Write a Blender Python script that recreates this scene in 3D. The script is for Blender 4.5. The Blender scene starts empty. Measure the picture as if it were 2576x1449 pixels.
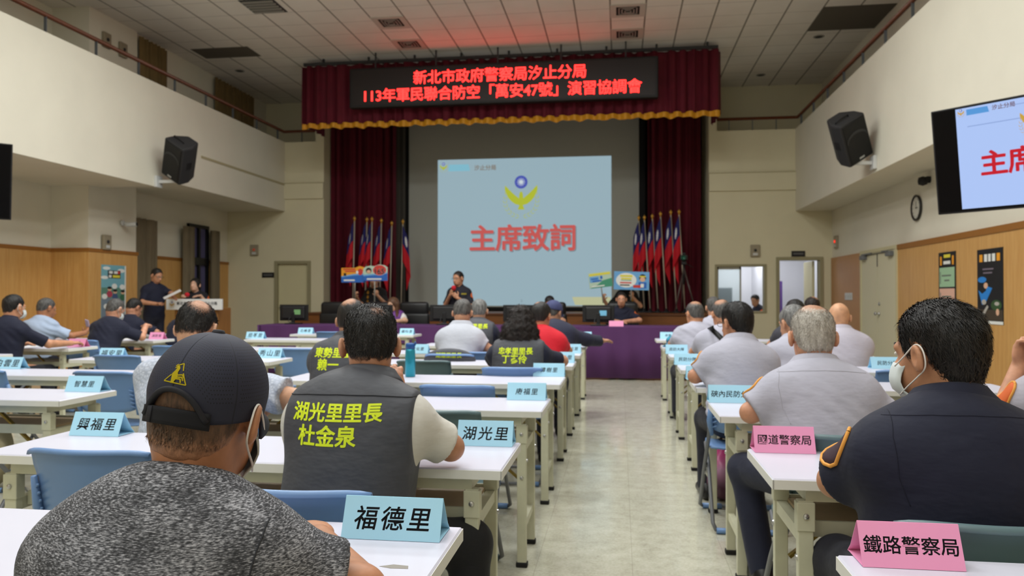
import bpy, bmesh, math, random
import numpy as np
from mathutils import Vector, Matrix
from mathutils.bvhtree import BVHTree

random.seed(7)
rng = np.random.default_rng(7)
PI = math.pi
C = bpy.context.scene.collection
scene = bpy.context.scene

# ------------------------------------------------------------------ camera, world, lights, exposure
cam_d = bpy.data.cameras.new('camera'); cam = bpy.data.objects.new('camera', cam_d); C.objects.link(cam)
cam_d.sensor_width = 36.0; cam_d.lens = 1940.0/2576*36
cam.location = (0, 0, 1.27)
cam.rotation_euler = (PI/2+math.atan(22.5/1940), 0, math.atan(272/1940))
cam_d.clip_start = .05; cam_d.clip_end = 80
cam_d.dof.use_dof = True; cam_d.dof.focus_distance = 1.5; cam_d.dof.aperture_fstop = 6.5
scene.camera = cam
w = bpy.data.worlds.new('world'); scene.world = w; w.use_nodes = True
w.node_tree.nodes['Background'].inputs[0].default_value = (.55, .6, .75, 1)
w.node_tree.nodes['Background'].inputs[1].default_value = .12
vs = scene.view_settings
vs.view_transform = 'Standard'; vs.look = 'None'; vs.gamma = 1; vs.use_curve_mapping = False; vs.exposure = 0.0

def area(name, loc, sx, sy, power, col=(1, .97, .92), rot=(0, 0, 0), spread=None):
    l = bpy.data.lights.new(name, 'AREA'); l.shape = 'RECTANGLE'; l.size = sx; l.size_y = sy
    l.energy = power; l.color = col
    if spread: l.spread = spread
    o = bpy.data.objects.new(name, l); C.objects.link(o); o.location = loc; o.rotation_euler = rot
    return o
# fluorescent troffers recessed in the hall ceiling (rows over the seating, the rows near the stage are switched off)
for ly in (-2.4, .6, 3.6, 6.6, 9.4):
    for lx in (-4.5, -2.05, .4):
        area('ceiling_lamp', (lx, ly, 6.17), 1.2, 1.2, {-2.4: 44, .6: 42, 3.6: 60, 6.6: 80, 9.4: 104}[ly], (.975, 1, .985))
# lamps under the left gallery and in the control room
area('gallery_lamp', (-8.7, 5.5, 3.1), .6, 1.2, 8)
area('control_room_lamp', (3.2, 19.0, 2.52), 1.2, .8, 40, (.93, .96, 1))

# ------------------------------------------------------------------ materials
def lin(c):
    return tuple(((v/255)/12.92 if v/255 <= .04045 else ((v/255+.055)/1.055)**2.4) for v in c)
MATS = {}
def mat(name, col, rough=.55, metal=0, var=0, vscale=8, bump=0, bscale=60, spec=.4, stretch=None, emit=None, estr=1, coat=0):
    if name in MATS: return MATS[name]
    m = bpy.data.materials.new(name); m.use_nodes = True; MATS[name] = m
    nt = m.node_tree; b = nt.nodes['Principled BSDF']
    c = lin(col)+(1,)
    b.inputs['Base Color'].default_value = c; b.inputs['Roughness'].default_value = rough
    b.inputs['Metallic'].default_value = metal; b.inputs['Specular IOR Level'].default_value = spec
    if coat: b.inputs['Coat Weight'].default_value = coat
    if emit:
        b.inputs['Emission Color'].default_value = lin(emit)+(1,); b.inputs['Emission Strength'].default_value = estr
    if var or bump:
        tc = nt.nodes.new('ShaderNodeTexCoord'); mp = nt.nodes.new('ShaderNodeMapping')
        nt.links.new(tc.outputs['Object'], mp.inputs['Vector'])
        if stretch: mp.inputs['Scale'].default_value = stretch
        if var:
            n = nt.nodes.new('ShaderNodeTexNoise'); n.inputs['Scale'].default_value = vscale; n.inputs['Detail'].default_value = 5
            nt.links.new(mp.outputs[0], n.inputs['Vector'])
            r = nt.nodes.new('ShaderNodeValToRGB')
            r.color_ramp.elements[0].position = .3; r.color_ramp.elements[1].position = .7
            r.color_ramp.elements[0].color = tuple(max(0, v*(1-var)) for v in c[:3])+(1,)
            r.color_ramp.elements[1].color = tuple(min(1, v*(1+var)) for v in c[:3])+(1,)
            nt.links.new(n.outputs['Fac'], r.inputs[0]); nt.links.new(r.outputs[0], b.inputs['Base Color'])
        if bump:
            n = nt.nodes.new('ShaderNodeTexNoise'); n.inputs['Scale'].default_value = bscale; n.inputs['Detail'].default_value = 3
            nt.links.new(mp.outputs[0], n.inputs['Vector'])
            bp = nt.nodes.new('ShaderNodeBump'); bp.inputs['Strength'].default_value = bump; bp.inputs['Distance'].default_value = .01
            nt.links.new(n.outputs['Fac'], bp.inputs['Height']); nt.links.new(bp.outputs[0], b.inputs['Normal'])
    return m
def emis(name, col, s=1.0):
    if name in MATS: return MATS[name]
    m = bpy.data.materials.new(name); m.use_nodes = True; MATS[name] = m
    b = m.node_tree.nodes['Principled BSDF']
    b.inputs['Base Color'].default_value = (.01, .01, .01, 1); b.inputs['Roughness'].default_value = .5
    b.inputs['Specular IOR Level'].default_value = .1
    b.inputs['Emission Color'].default_value = lin(col)+(1,); b.inputs['Emission Strength'].default_value = s
    return m
class NT:
    """tiny node-graph helper for the special materials"""
    def __init__(s, name, col=(128, 128, 128), rough=.6):
        s.m = mat(name, col, rough); s.t = s.m.node_tree; s.b = s.t.nodes['Principled BSDF']
    def n(s, ty, **k):
        x = s.t.nodes.new(ty)
        for a, v in k.items(): setattr(x, a, v)
        return x
    def l(s, a, b): s.t.links.new(a, b)
    def math(s, op, a, b=None, clamp=False):
        x = s.n('ShaderNodeMath', operation=op); x.use_clamp = clamp
        for i, v in enumerate((a, b)):
            if v is None: continue
            if isinstance(v, (int, float)): x.inputs[i].default_value = v
            else: s.l(v, x.inputs[i])
        return x.outputs[0]
    def ramp(s, fac, stops):
        r = s.n('ShaderNodeValToRGB'); e = r.color_ramp.elements
        while len(e) < len(stops): e.new(.5)
        for i, (p, c) in enumerate(stops): e[i].position = p; e[i].color = lin(c)+(1,)
        s.l(fac, r.inputs[0]); return r.outputs[0]
    def coords(s, kind='Object', scale=None):
        tc = s.n('ShaderNodeTexCoord'); o = tc.outputs[kind]
        if scale:
            mp = s.n('ShaderNodeMapping'); mp.inputs['Scale'].default_value = scale; s.l(o, mp.inputs[0]); o = mp.outputs[0]
        return o
    def noise(s, vec, scale, detail=4, rough=.5):
        x = s.n('ShaderNodeTexNoise'); x.inputs['Scale'].default_value = scale; x.inputs['Detail'].default_value = detail
        x.inputs['Roughness'].default_value = rough
        s.l(vec, x.inputs['Vector']); return x.outputs['Fac']
    def bump(s, h, strength=.3, dist=.005):
        x = s.n('ShaderNodeBump'); x.inputs['Strength'].default_value = strength; x.inputs['Distance'].default_value = dist
        s.l(h, x.inputs['Height']); s.l(x.outputs[0], s.b.inputs['Normal'])
    def mix(s, f, a, b):
        x = s.n('ShaderNodeMix', data_type='RGBA')
        if isinstance(f, (int, float)): x.inputs[0].default_value = f
        else: s.l(f, x.inputs[0])
        for i, v in ((6, a), (7, b)):
            if isinstance(v, tuple): x.inputs[i].default_value = lin(v)+(1,)
            else: s.l(v, x.inputs[i])
        return x.outputs[2]
    def col(s, c): s.l(c, s.b.inputs['Base Color'])

WALL = mat('cream_paint', (222, 217, 200), .75, var=.03, vscale=1.5, bump=.05, bscale=120)
WALLD = mat('cream_paint_stage', (212, 204, 174), .75, var=.03, vscale=1.5)
WHITE = mat('white_laminate', (212, 212, 228), .32, var=.015, vscale=3)
TEDGE = mat('table_edging', (226, 226, 220), .45)
CREAMM = mat('cream_powder_coat', (200, 199, 174), .45, var=.04, vscale=20)
TAN = mat('tan_board', (186, 164, 132), .6, var=.06, vscale=14)
BRASS = mat('zinc_yellow', (150, 128, 62), .35, .85, var=.2, vscale=30)
STEEL = mat('bolt_steel', (190, 190, 190), .3, .9)
RUBBER = mat('black_rubber', (22, 22, 22), .7)
GREYM = mat('grey_tube', (112, 114, 118), .4, .2)
BLUEP = mat('blue_plastic', (108, 143, 192), .38, var=.04, vscale=6, spec=.5)
GREENP = mat('grey_green_plastic', (92, 116, 122), .35, var=.04, vscale=6, spec=.5)
BLACK = mat('black_plastic', (20, 20, 22), .5, var=.1, vscale=15)
BLACKG = mat('speaker_grille', (12, 12, 13), .6, bump=.2, bscale=300)
DGREY = mat('dark_grey_plastic', (48, 48, 50), .55)
LEATHER = mat('black_leather', (24, 24, 26), .4, bump=.1, bscale=80)
METALW = mat('white_metal', (205, 206, 204), .45, .1)
CARDB = mat('blue_card', (172, 222, 246), .8, var=.02, vscale=5)
CARDP = mat('pink_card', (240, 158, 200), .8, var=.02, vscale=5)
INK = mat('black_ink', (24, 24, 30), .8)
PAPER = mat('white_paper', (235, 235, 236), .8)
BROWNW = mat('stage_wood', (120, 72, 30), .5, var=.15, vscale=4, stretch=(.6, 1, 6))
RAILW = mat('rail_wood', (96, 48, 24), .35, var=.15, vscale=10)
RAILM = mat('rail_post', (96, 100, 104), .5, .4)
GOLD = mat('gold_braid', (196, 136, 24), .6, var=.1, vscale=40)
REDC = mat('crimson_velvet', (88, 8, 28), .85, var=.12, vscale=5)
PURPLE = mat('purple_cloth', (82, 44, 92), .85, var=.05, vscale=4)
DARKB = mat('stage_black', (18, 18, 18), .9)
SCREENM = mat('projection_fabric', (164, 166, 158), .85)
DOORM = mat('door_cream', (206, 198, 160), .6)
DOORF = mat('door_frame', (150, 143, 112), .6)
ALU = mat('aluminium_frame', (170, 172, 165), .4, .5)
YELLOWT = mat('yellow_print', (214, 232, 34), .6)
GLASSY = mat('window_glass', (40, 44, 60), .1)

# ------------------------------------------------------------------ object helpers
def tag(o, label=None, cat=None, group=None, kind=None):
    if label: o['label'] = label
    if cat: o['category'] = cat
    if group: o['group'] = group
    if kind: o['kind'] = kind
    return o
def empty(name, loc=(0, 0, 0), rz=0, label=None, cat=None, group=None):
    o = bpy.data.objects.new(name, None); C.objects.link(o); o.location = loc; o.rotation_euler = (0, 0, rz)
    o.empty_display_size = .1
    return tag(o, label, cat, group)
def link(name, me, m=None, parent=None, smooth=False):
    o = bpy.data.objects.new(name, me); C.objects.link(o)
    if m is not None:
        for x in (m if isinstance(m, (list, tuple)) else [m]): me.materials.append(x)
    if parent is not None: o.parent = parent
    if smooth: me.polygons.foreach_set('use_smooth', np.ones(len(me.polygons), bool))
    return o
def copy_tree(o, parent=None):
    c = o.copy(); C.objects.link(c); c.parent = parent
    for ch in list(o.children): copy_tree(ch, c)
    return c
class MB:
    def __init__(s): s.v = []; s.f = []; s.mi = []; s.uv = None; s.cur = 0
    def add(s, vs, fs):
        k = len(s.v); s.v += [tuple(map(float, v)) for v in vs]
        s.f += [tuple(k+i for i in f) for f in fs]; s.mi += [s.cur]*len(fs); return s
    def box(s, x0, x1, y0, y1, z0, z1, M=None):
        vs = [(x, y, z) for x in (x0, x1) for y in (y0, y1) for z in (z0, z1)]
        if M is not None: vs = [M @ Vector(v) for v in vs]
        return s.add(vs, [(0, 1, 3, 2), (4, 6, 7, 5), (0, 4, 5, 1), (2, 3, 7, 6), (0, 2, 6, 4), (1, 5, 7, 3)])
    def rbox(s, x0, x1, y0, y1, z0, z1, r=.01, M=None, seg=2):
        b = bmesh.new(); bmesh.ops.create_cube(b, size=1)
        for v in b.verts: v.co = Vector(((x0+x1)/2+v.co.x*(x1-x0), (y0+y1)/2+v.co.y*(y1-y0), (z0+z1)/2+v.co.z*(z1-z0)))
        bmesh.ops.bevel(b, geom=b.edges[:], offset=r, segments=seg, affect='EDGES', profile=.5)
        b.verts.index_update()
        vs = [(M @ v.co if M is not None else v.co.copy()) for v in b.verts]; fs = [tuple(v.index for v in f.verts) for f in b.faces]
        b.free(); return s.add(vs, fs)
    def bar(s, a, b, w, d=None, up=(0, 0, 1)):
        a, b = Vector(a), Vector(b); d = d or w; y = (b-a).normalized(); u = Vector(up)
        if abs(y.dot(u)) > .95: u = Vector((0, 1, 0))
        x = y.cross(u).normalized(); z = x.cross(y)
        vs = [p+x*sx*w/2+z*sz*d/2 for p in (a, b) for sx, sz in ((-1, -1), (1, -1), (1, 1), (-1, 1))]
        return s.add(vs, [(3, 2, 1, 0), (4, 5, 6, 7), (0, 1, 5, 4), (1, 2, 6, 5), (2, 3, 7, 6), (3, 0, 4, 7)])
    def tube(s, pts, r, n=8, cap=True):
        pts = [Vector(p) for p in pts]; rs = r if isinstance(r, (list, tuple)) else [r]*len(pts)
        k0 = None; rings = []; up = None
        for i, p in enumerate(pts):
            t = (pts[min(i+1, len(pts)-1)]-pts[max(i-1, 0)]).normalized()
            if up is None: up = Vector((0, 0, 1)) if abs(t.z) < .9 else Vector((1, 0, 0))
            x = t.cross(up).normalized(); up = x.cross(t).normalized()
            rings.append([p+(x*math.cos(2*PI*j/n)+up*math.sin(2*PI*j/n))*rs[i] for j in range(n)])
        vs = [v for q in rings for v in q]; fs = []
        for i in range(len(pts)-1):
            for j in range(n): fs.append((i*n+j, i*n+(j+1) % n, (i+1)*n+(j+1) % n, (i+1)*n+j))
        if cap: fs += [tuple(range(n-1, -1, -1)), tuple(range((len(pts)-1)*n, len(pts)*n))]
        return s.add(vs, fs)
    def lathe(s, prof, c=(0, 0, 0), n=20, M=None):
        vs = []; fs = []
        for r, z in prof:
            for j in range(n):
                v = Vector((c[0]+r*math.cos(2*PI*j/n), c[1]+r*math.sin(2*PI*j/n), c[2]+z)); vs.append(M @ v if M is not None else v)
        for i in range(len(prof)-1):
            for j in range(n): fs.append((i*n+j, i*n+(j+1) % n, (i+1)*n+(j+1) % n, (i+1)*n+j))
        fs += [tuple(range(n-1, -1, -1)), tuple(range((len(prof)-1)*n, len(prof)*n))]
        return s.add(vs, fs)
    def poly(s, pts, y, t=.002, M=None):
        """flat polygon in the XZ plane given as (x,z), front face at y, thickness t behind it (towards +y)"""
        k = len(pts); vs = [(p[0], y, p[1]) for p in pts]+[(p[0], y+t, p[1]) for p in pts]
        if M is not None: vs = [M @ Vector(v) for v in vs]
        return s.add(vs, [tuple(range(k)), tuple(range(2*k-1, k-1, -1))]+[(i, i+k, (i+1) % k+k, (i+1) % k) for i in range(k)])
    def disc(s, cx, cz, rx, rz, y, t=.002, n=28, a0=0, M=None):
        return s.poly([(cx+rx*math.cos(a0+2*PI*j/n), cz+rz*math.sin(a0+2*PI*j/n)) for j in range(n)], y, t, M)
    def grid(s, P):
        """P: array rows x cols x 3"""
        a, b = len(P), len(P[0])
        return s.add([p for q in P for p in q], [(i*b+j, i*b+j+1, (i+1)*b+j+1, (i+1)*b+j) for i in range(a-1) for j in range(b-1)])
    def mesh(s, name):
        me = bpy.data.meshes.new(name); me.from_pydata(s.v, [], s.f)
        if any(s.mi): me.polygons.foreach_set('material_index', s.mi)
        me.update(); return me
    def build(s, name, m=None, parent=None, smooth=False, bevel=0, solid=0, auto=None):
        me = s.mesh(name)
        b = bmesh.new(); b.from_mesh(me); bmesh.ops.recalc_face_normals(b, faces=b.faces[:]); b.to_mesh(me); b.free()
        o = link(name, me, m, parent, smooth)
        if solid:
            md = o.modifiers.new('solid', 'SOLIDIFY'); md.thickness = solid; md.offset = 0
        if bevel:
            md = o.modifiers.new('bevel', 'BEVEL'); md.width = bevel; md.segments = 2; md.limit_method = 'ANGLE'
        if smooth and auto:
            b = bmesh.new(); b.from_mesh(me)
            for e in b.edges:
                if len(e.link_faces) == 2 and e.calc_face_angle(0) > auto: e.smooth = False
            b.to_mesh(me); b.free()
        return o
def struct(o): o['kind'] = 'structure'; return o
def T(x, y, z): return Matrix.Translation((x, y, z))
TXT = {}
def text_mesh(body, size, bold=.012, depth=.0008, shear=0, spacing=1.0):
    """lettering as a mesh in its own XZ plane, centred, reading along +X when seen from -Y; bold strokes by overlaid shifted copies"""
    key = (body, size, bold, depth, shear, spacing)
    if key in TXT: return TXT[key].copy()
    cu = bpy.data.curves.new('t', 'FONT'); cu.body = body; cu.size = size; cu.align_x = 'CENTER'; cu.align_y = 'CENTER'
    cu.offset = min(bold, .006)*size; cu.extrude = depth/2; cu.shear = shear; cu.resolution_u = 2; cu.space_character = spacing
    o = bpy.data.objects.new('t', cu); C.objects.link(o)
    dg = bpy.context.evaluated_depsgraph_get()
    me = bpy.data.meshes.new_from_object(o.evaluated_get(dg)); bpy.data.objects.remove(o)
    n = len(me.vertices); a = np.empty(n*3, np.float32); me.vertices.foreach_get('co', a); a = a.reshape(-1, 3)
    if n:
        a[:, 0] -= (a[:, 0].max()+a[:, 0].min())/2; a[:, 1] -= (a[:, 1].max()+a[:, 1].min())/2
    a = np.stack([a[:, 0], -a[:, 2], a[:, 1]], 1); me.vertices.foreach_set('co', a.ravel()); me.update()
    if bold > .008:
        b = bmesh.new(); e = (bold-.004)*size*.8
        for k, (dx, dz) in enumerate(((e, e*.5), (-e, -e*.5), (-e*.5, e), (e*.5, -e))):
            me.transform(T(dx, 0, dz)); b.from_mesh(me); me.transform(T(-dx, 0, -dz))
        b.to_mesh(me); b.free()
    TXT[key] = me; return me.copy()
def smooth_pts(pts, n=6):
    P = [Vector(p) for p in pts]; P = [P[0]*2-P[1]]+P+[P[-1]*2-P[-2]]; out = []
    for i in range(1, len(P)-2):
        for k in range(n):
            t = k/n; a, b, c, d = P[i-1:i+3]
            out.append(.5*((2*b)+(c-a)*t+(2*a-5*b+4*c-d)*t*t+(3*b-a-3*c+d)*t**3))
    return out+[P[-2]]
def text(body, size, m, parent, M=None, name='lettering', **k):
    me = text_mesh(body, size, **k)
    if M is not None: me.transform(M)
    return link(name, me, m, parent)
def R(a, ax): return Matrix.Rotation(a, 4, ax)
# ------------------------------------------------------------------ signed distance modelling (people, hair, clothes)
def V3(*a): return np.array(a, np.float32)
def smin(a, b, k):
    h = np.maximum(k-np.abs(a-b), 0)/k
    return np.minimum(a, b)-h*h*k*.25
def smax(a, b, k): return -smin(-a, -b, k)
def cone(a, b, ra, rb):
    a = np.asarray(a, np.float32); b = np.asarray(b, np.float32); ba = b-a; L2 = float(ba@ba)+1e-9
    def f(p):
        t = np.clip(((p-a)@ba)/L2, 0, 1)
        d = p-a-t[:, None]*ba
        return np.sqrt((d*d).sum(1))-(ra+(rb-ra)*t)
    return f
def ell(c, r, Rm=None):
    c = np.asarray(c, np.float32); r = np.asarray(r, np.float32)
    def f(p):
        q = p-c
        if Rm is not None: q = q@Rm
        k0 = np.sqrt(((q/r)**2).sum(1)); k1 = np.sqrt(((q/(r*r))**2).sum(1))
        return k0*(k0-1)/np.maximum(k1, 1e-6)
    return f
def union(fs, k):
    def f(p):
        d = fs[0](p)
        for g in fs[1:]: d = smin(d, g(p), k)
        return d
    return f
def surface_net(fn, lo, hi, h):
    lo = np.array(lo, np.float32); hi = np.array(hi, np.float32); m = 4; H = h*m
    nc = np.ceil((hi-lo)/H).astype(int)+1
    g = [lo[i]+H*(np.arange(nc[i], dtype=np.float32)+.5) for i in range(3)]
    P = np.stack(np.meshgrid(*g, indexing='ij'), -1).reshape(-1, 3)
    D = fn(P).reshape(nc)
    n = nc*m
    F = np.repeat(np.repeat(np.repeat(D, m, 0), m, 1), m, 2)
    near = np.argwhere(np.abs(D) < H*1.6)
    sub = np.stack(np.meshgrid(*[np.arange(m)]*3, indexing='ij'), -1).reshape(-1, 3)
    idx = (near[:, None, :]*m+sub[None]).reshape(-1, 3)
    out = np.empty(len(idx), np.float32)
    for s in range(0, len(idx), 200000):
        q = idx[s:s+200000]
        out[s:s+200000] = fn((lo+h*(q+.5)).astype(np.float32))
    F[idx[:, 0], idx[:, 1], idx[:, 2]] = out
    S = F < 0
    A = [slice(0, -1), slice(1, None)]
    cnt = np.zeros(np.array(F.shape)-1, np.int8)
    for i in A:
        for j in A:
            for k in A: cnt += S[i, j, k]
    cells = np.argwhere((cnt > 0) & (cnt < 8))
    cid = -np.ones(cnt.shape, np.int64); cid[tuple(cells.T)] = np.arange(len(cells))
    acc = np.zeros((len(cells), 3), np.float32); num = np.zeros(len(cells), np.float32)
    cor = [(i, j, k) for i in (0, 1) for j in (0, 1) for k in (0, 1)]
    val = {c: F[cells[:, 0]+c[0], cells[:, 1]+c[1], cells[:, 2]+c[2]] for c in cor}
    for a in cor:
        for ax in range(3):
            if a[ax]: continue
            b = list(a); b[ax] = 1; b = tuple(b); va, vb = val[a], val[b]
            msk = (va < 0) != (vb < 0)
            t = np.where(msk, va/np.where(msk, va-vb, 1), 0)
            pt = np.array(a, np.float32)[None].repeat(len(cells), 0); pt[:, ax] = t
            acc += pt*msk[:, None]; num += msk
    verts = lo+h*(cells+.5+acc/np.maximum(num, 1)[:, None])
    quads = []
    for ax in range(3):
        u, v = (ax+1) % 3, (ax+2) % 3
        sl0 = [slice(None)]*3; sl1 = [slice(None)]*3; sl0[ax] = slice(0, -1); sl1[ax] = slice(1, None)
        s0, s1 = S[tuple(sl0)], S[tuple(sl1)]
        e = np.argwhere(s0 != s1); e = e[(e[:, u] > 0) & (e[:, v] > 0) & (e[:, u] < cnt.shape[u]) & (e[:, v] < cnt.shape[v]) & (e[:, ax] < cnt.shape[ax])]
        fl = s0[tuple(e.T)]
        q = []
        for du, dv in ((0, 0), (-1, 0), (-1, -1), (0, -1)):
            c = e.copy(); c[:, u] += du; c[:, v] += dv; q.append(cid[tuple(c.T)])
        q = np.stack(q, 1); q[~fl] = q[~fl][:, ::-1]; quads.append(q)
    quads = np.concatenate(quads); quads = quads[(quads >= 0).all(1)]
    return verts, quads
def sdf_mesh(name, fn, lo, hi, h):
    v, q = surface_net(fn, lo, hi, h)
    me = bpy.data.meshes.new(name)
    me.vertices.add(len(v)); me.vertices.foreach_set('co', v.astype(np.float32).ravel())
    me.loops.add(len(q)*4); me.loops.foreach_set('vertex_index', q.astype(np.int32).ravel())
    me.polygons.add(len(q)); me.polygons.foreach_set('loop_start', np.arange(0, len(q)*4, 4, dtype=np.int32))
    me.update(calc_edges=True); me.polygons.foreach_set('use_smooth', np.ones(len(q), bool))
    return me
def rot3(yaw=0, pitch=0, roll=0):
    """columns = local axes; pitch>0 nods forward"""
    return np.array(Matrix.Rotation(yaw, 3, 'Z') @ Matrix.Rotation(-pitch, 3, 'X') @ Matrix.Rotation(roll, 3, 'Y'), np.float32)
def vnoise(p, s, seed=0):
    """cheap smooth noise from rotated sines"""
    r = np.random.default_rng(seed); o = 0
    for i in range(5):
        d = r.normal(size=3).astype(np.float32); d /= np.linalg.norm(d); ph = r.random()*6.3; f = s*(.7+.6*r.random())
        o = o+np.sin(p@d*f+ph+1.3*np.sin(p@np.roll(d, 1)*f*.6+ph*2))
    return o/5

SKIN = {}
def skin(c):
    if c in SKIN: return SKIN[c]
    g = NT('skin_%d' % len(SKIN), c, .5)
    v = g.noise(g.coords(), 22, 5); d = tuple(int(x*.9) for x in c); l = tuple(min(255, int(x*1.05)) for x in c)
    g.col(g.ramp(v, [(.3, d), (.7, l)])); g.bump(g.noise(g.coords(), 300, 2), .08, .002)
    g.b.inputs['Subsurface Weight'].default_value = .08; g.b.inputs['Subsurface Radius'].default_value = (.012, .005, .003)
    g.b.inputs['Subsurface Scale'].default_value = 1.0
    SKIN[c] = g.m; return g.m
def hair_mat(name, c, light=None, amount=.5, scale=90):
    if name in MATS: return MATS[name]
    g = NT(name, c, .5); o = g.coords('Object', (1, 1, .22))
    light = light or tuple(min(255, int(x*1.9+12)) for x in c)
    f = g.noise(o, scale, 6, .65); a = g.n('ShaderNodeAttribute', attribute_name='scalp')
    k = g.math('MULTIPLY', g.math('SUBTRACT', g.math('ADD', a.outputs['Fac'], g.math('MULTIPLY', g.noise(o, scale*1.7, 4, .7), .9)), .72), 2.6, True)
    g.col(g.mix(k, g.ramp(f, [(.5-amount*.25, c), (.5+amount*.35, light)]), (176, 128, 100))); g.bump(f, .7, .006)
    return g.m
def cloth(name, c, wrinkle=.25, weave=.15, rough=.8, var=.06):
    if name in MATS: return MATS[name]
    g = NT(name, c, rough); o = g.coords()
    n1 = g.noise(o, 7, 3); n2 = g.noise(o, 420, 2)
    n3 = g.noise(g.coords('Object', (1, 1, 2.2)), 16, 2); s = g.math('ADD', g.math('ADD', n1, g.math('MULTIPLY', n3, .45)), g.math('MULTIPLY', n2, weave*.12)); g.bump(s, wrinkle*1.1, .026)
    g.col(g.ramp(g.noise(o, 3, 4), [(.3, tuple(int(x*(1-var)) for x in c)), (.7, tuple(min(255, int(x*(1+var))) for x in c))]))
    g.b.inputs['Sheen Weight'].default_value = .04
    return g.m
def melange():
    g = NT('melange_knit', (90, 90, 94), .85)
    o = g.coords('Object', (1, 1, 5)); a = g.noise(o, 150, 3, .6); b = g.noise(g.coords('Object', (1, 1, 1)), 16, 3)
    f = g.math('ADD', a, g.math('MULTIPLY', g.math('SUBTRACT', b, .5), .25))
    g.col(g.ramp(f, [(.36, (34, 35, 39)), (.48, (68, 69, 74)), (.56, (116, 117, 123)), (.68, (172, 173, 180))]))
    g.bump(g.math('ADD', g.noise(g.coords(), 6, 3), g.math('MULTIPLY', a, .05)), .3, .03)
    return g.m
def dimple():
    g = NT('dimple_knit', (184, 192, 208), .85); o = g.coords()
    v = g.n('ShaderNodeTexVoronoi'); v.inputs['Scale'].default_value = 70; g.l(o, v.inputs['Vector'])
    g.col(g.ramp(v.outputs['Distance'], [(.05, (206, 212, 226)), (.6, (176, 184, 202))])); g.bump(v.outputs['Distance'], .5, .006)
    return g.m

def hand_parts(W, d, side, nrm, curl=.5, k=1.0, mirror=1):
    """five-fingered hand: W wrist, d towards the knuckles, side towards the thumb, nrm = back of the hand"""
    W, d, side, nrm = (np.asarray(x, np.float32) for x in (W, d, side, nrm))
    d = d/np.linalg.norm(d); nrm = nrm-d*(nrm@d); nrm = nrm/np.linalg.norm(nrm); side2 = np.cross(d, nrm)
    side = side2 if side2@side > 0 else -side2
    B = np.stack([side, d, nrm], 1)
    out = [ell(W+d*.05*k, (.042*k, .056*k, .019*k), B)]
    for j, (s, L) in enumerate(((.03, .072), (.01, .08), (-.011, .075), (-.031, .058))):
        p = W+d*(.088-.006*abs(j-1))*k+side*s*k; r = .0092*k; a = 0
        for q in range(3):
            a += curl*(.5 if q == 0 else .9); dd = d*math.cos(a)-nrm*math.sin(a)
            e = p+dd*L*k*(.42, .33, .25)[q]; out.append(cone(p, e, r, r*.93)); p = e; r *= .93
    p = W+d*.028*k+side*.03*k
    dd = d*.62+side*.75-nrm*.25; dd /= np.linalg.norm(dd); e = p+dd*.045*k; out.append(cone(p, e, .0125*k, .0105*k))
    dd = d*.9+side*.25-nrm*.35*min(1, curl*1.5); dd /= np.linalg.norm(dd); out.append(cone(e, e+dd*.032*k, .0102*k, .0088*k))
    return out

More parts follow.
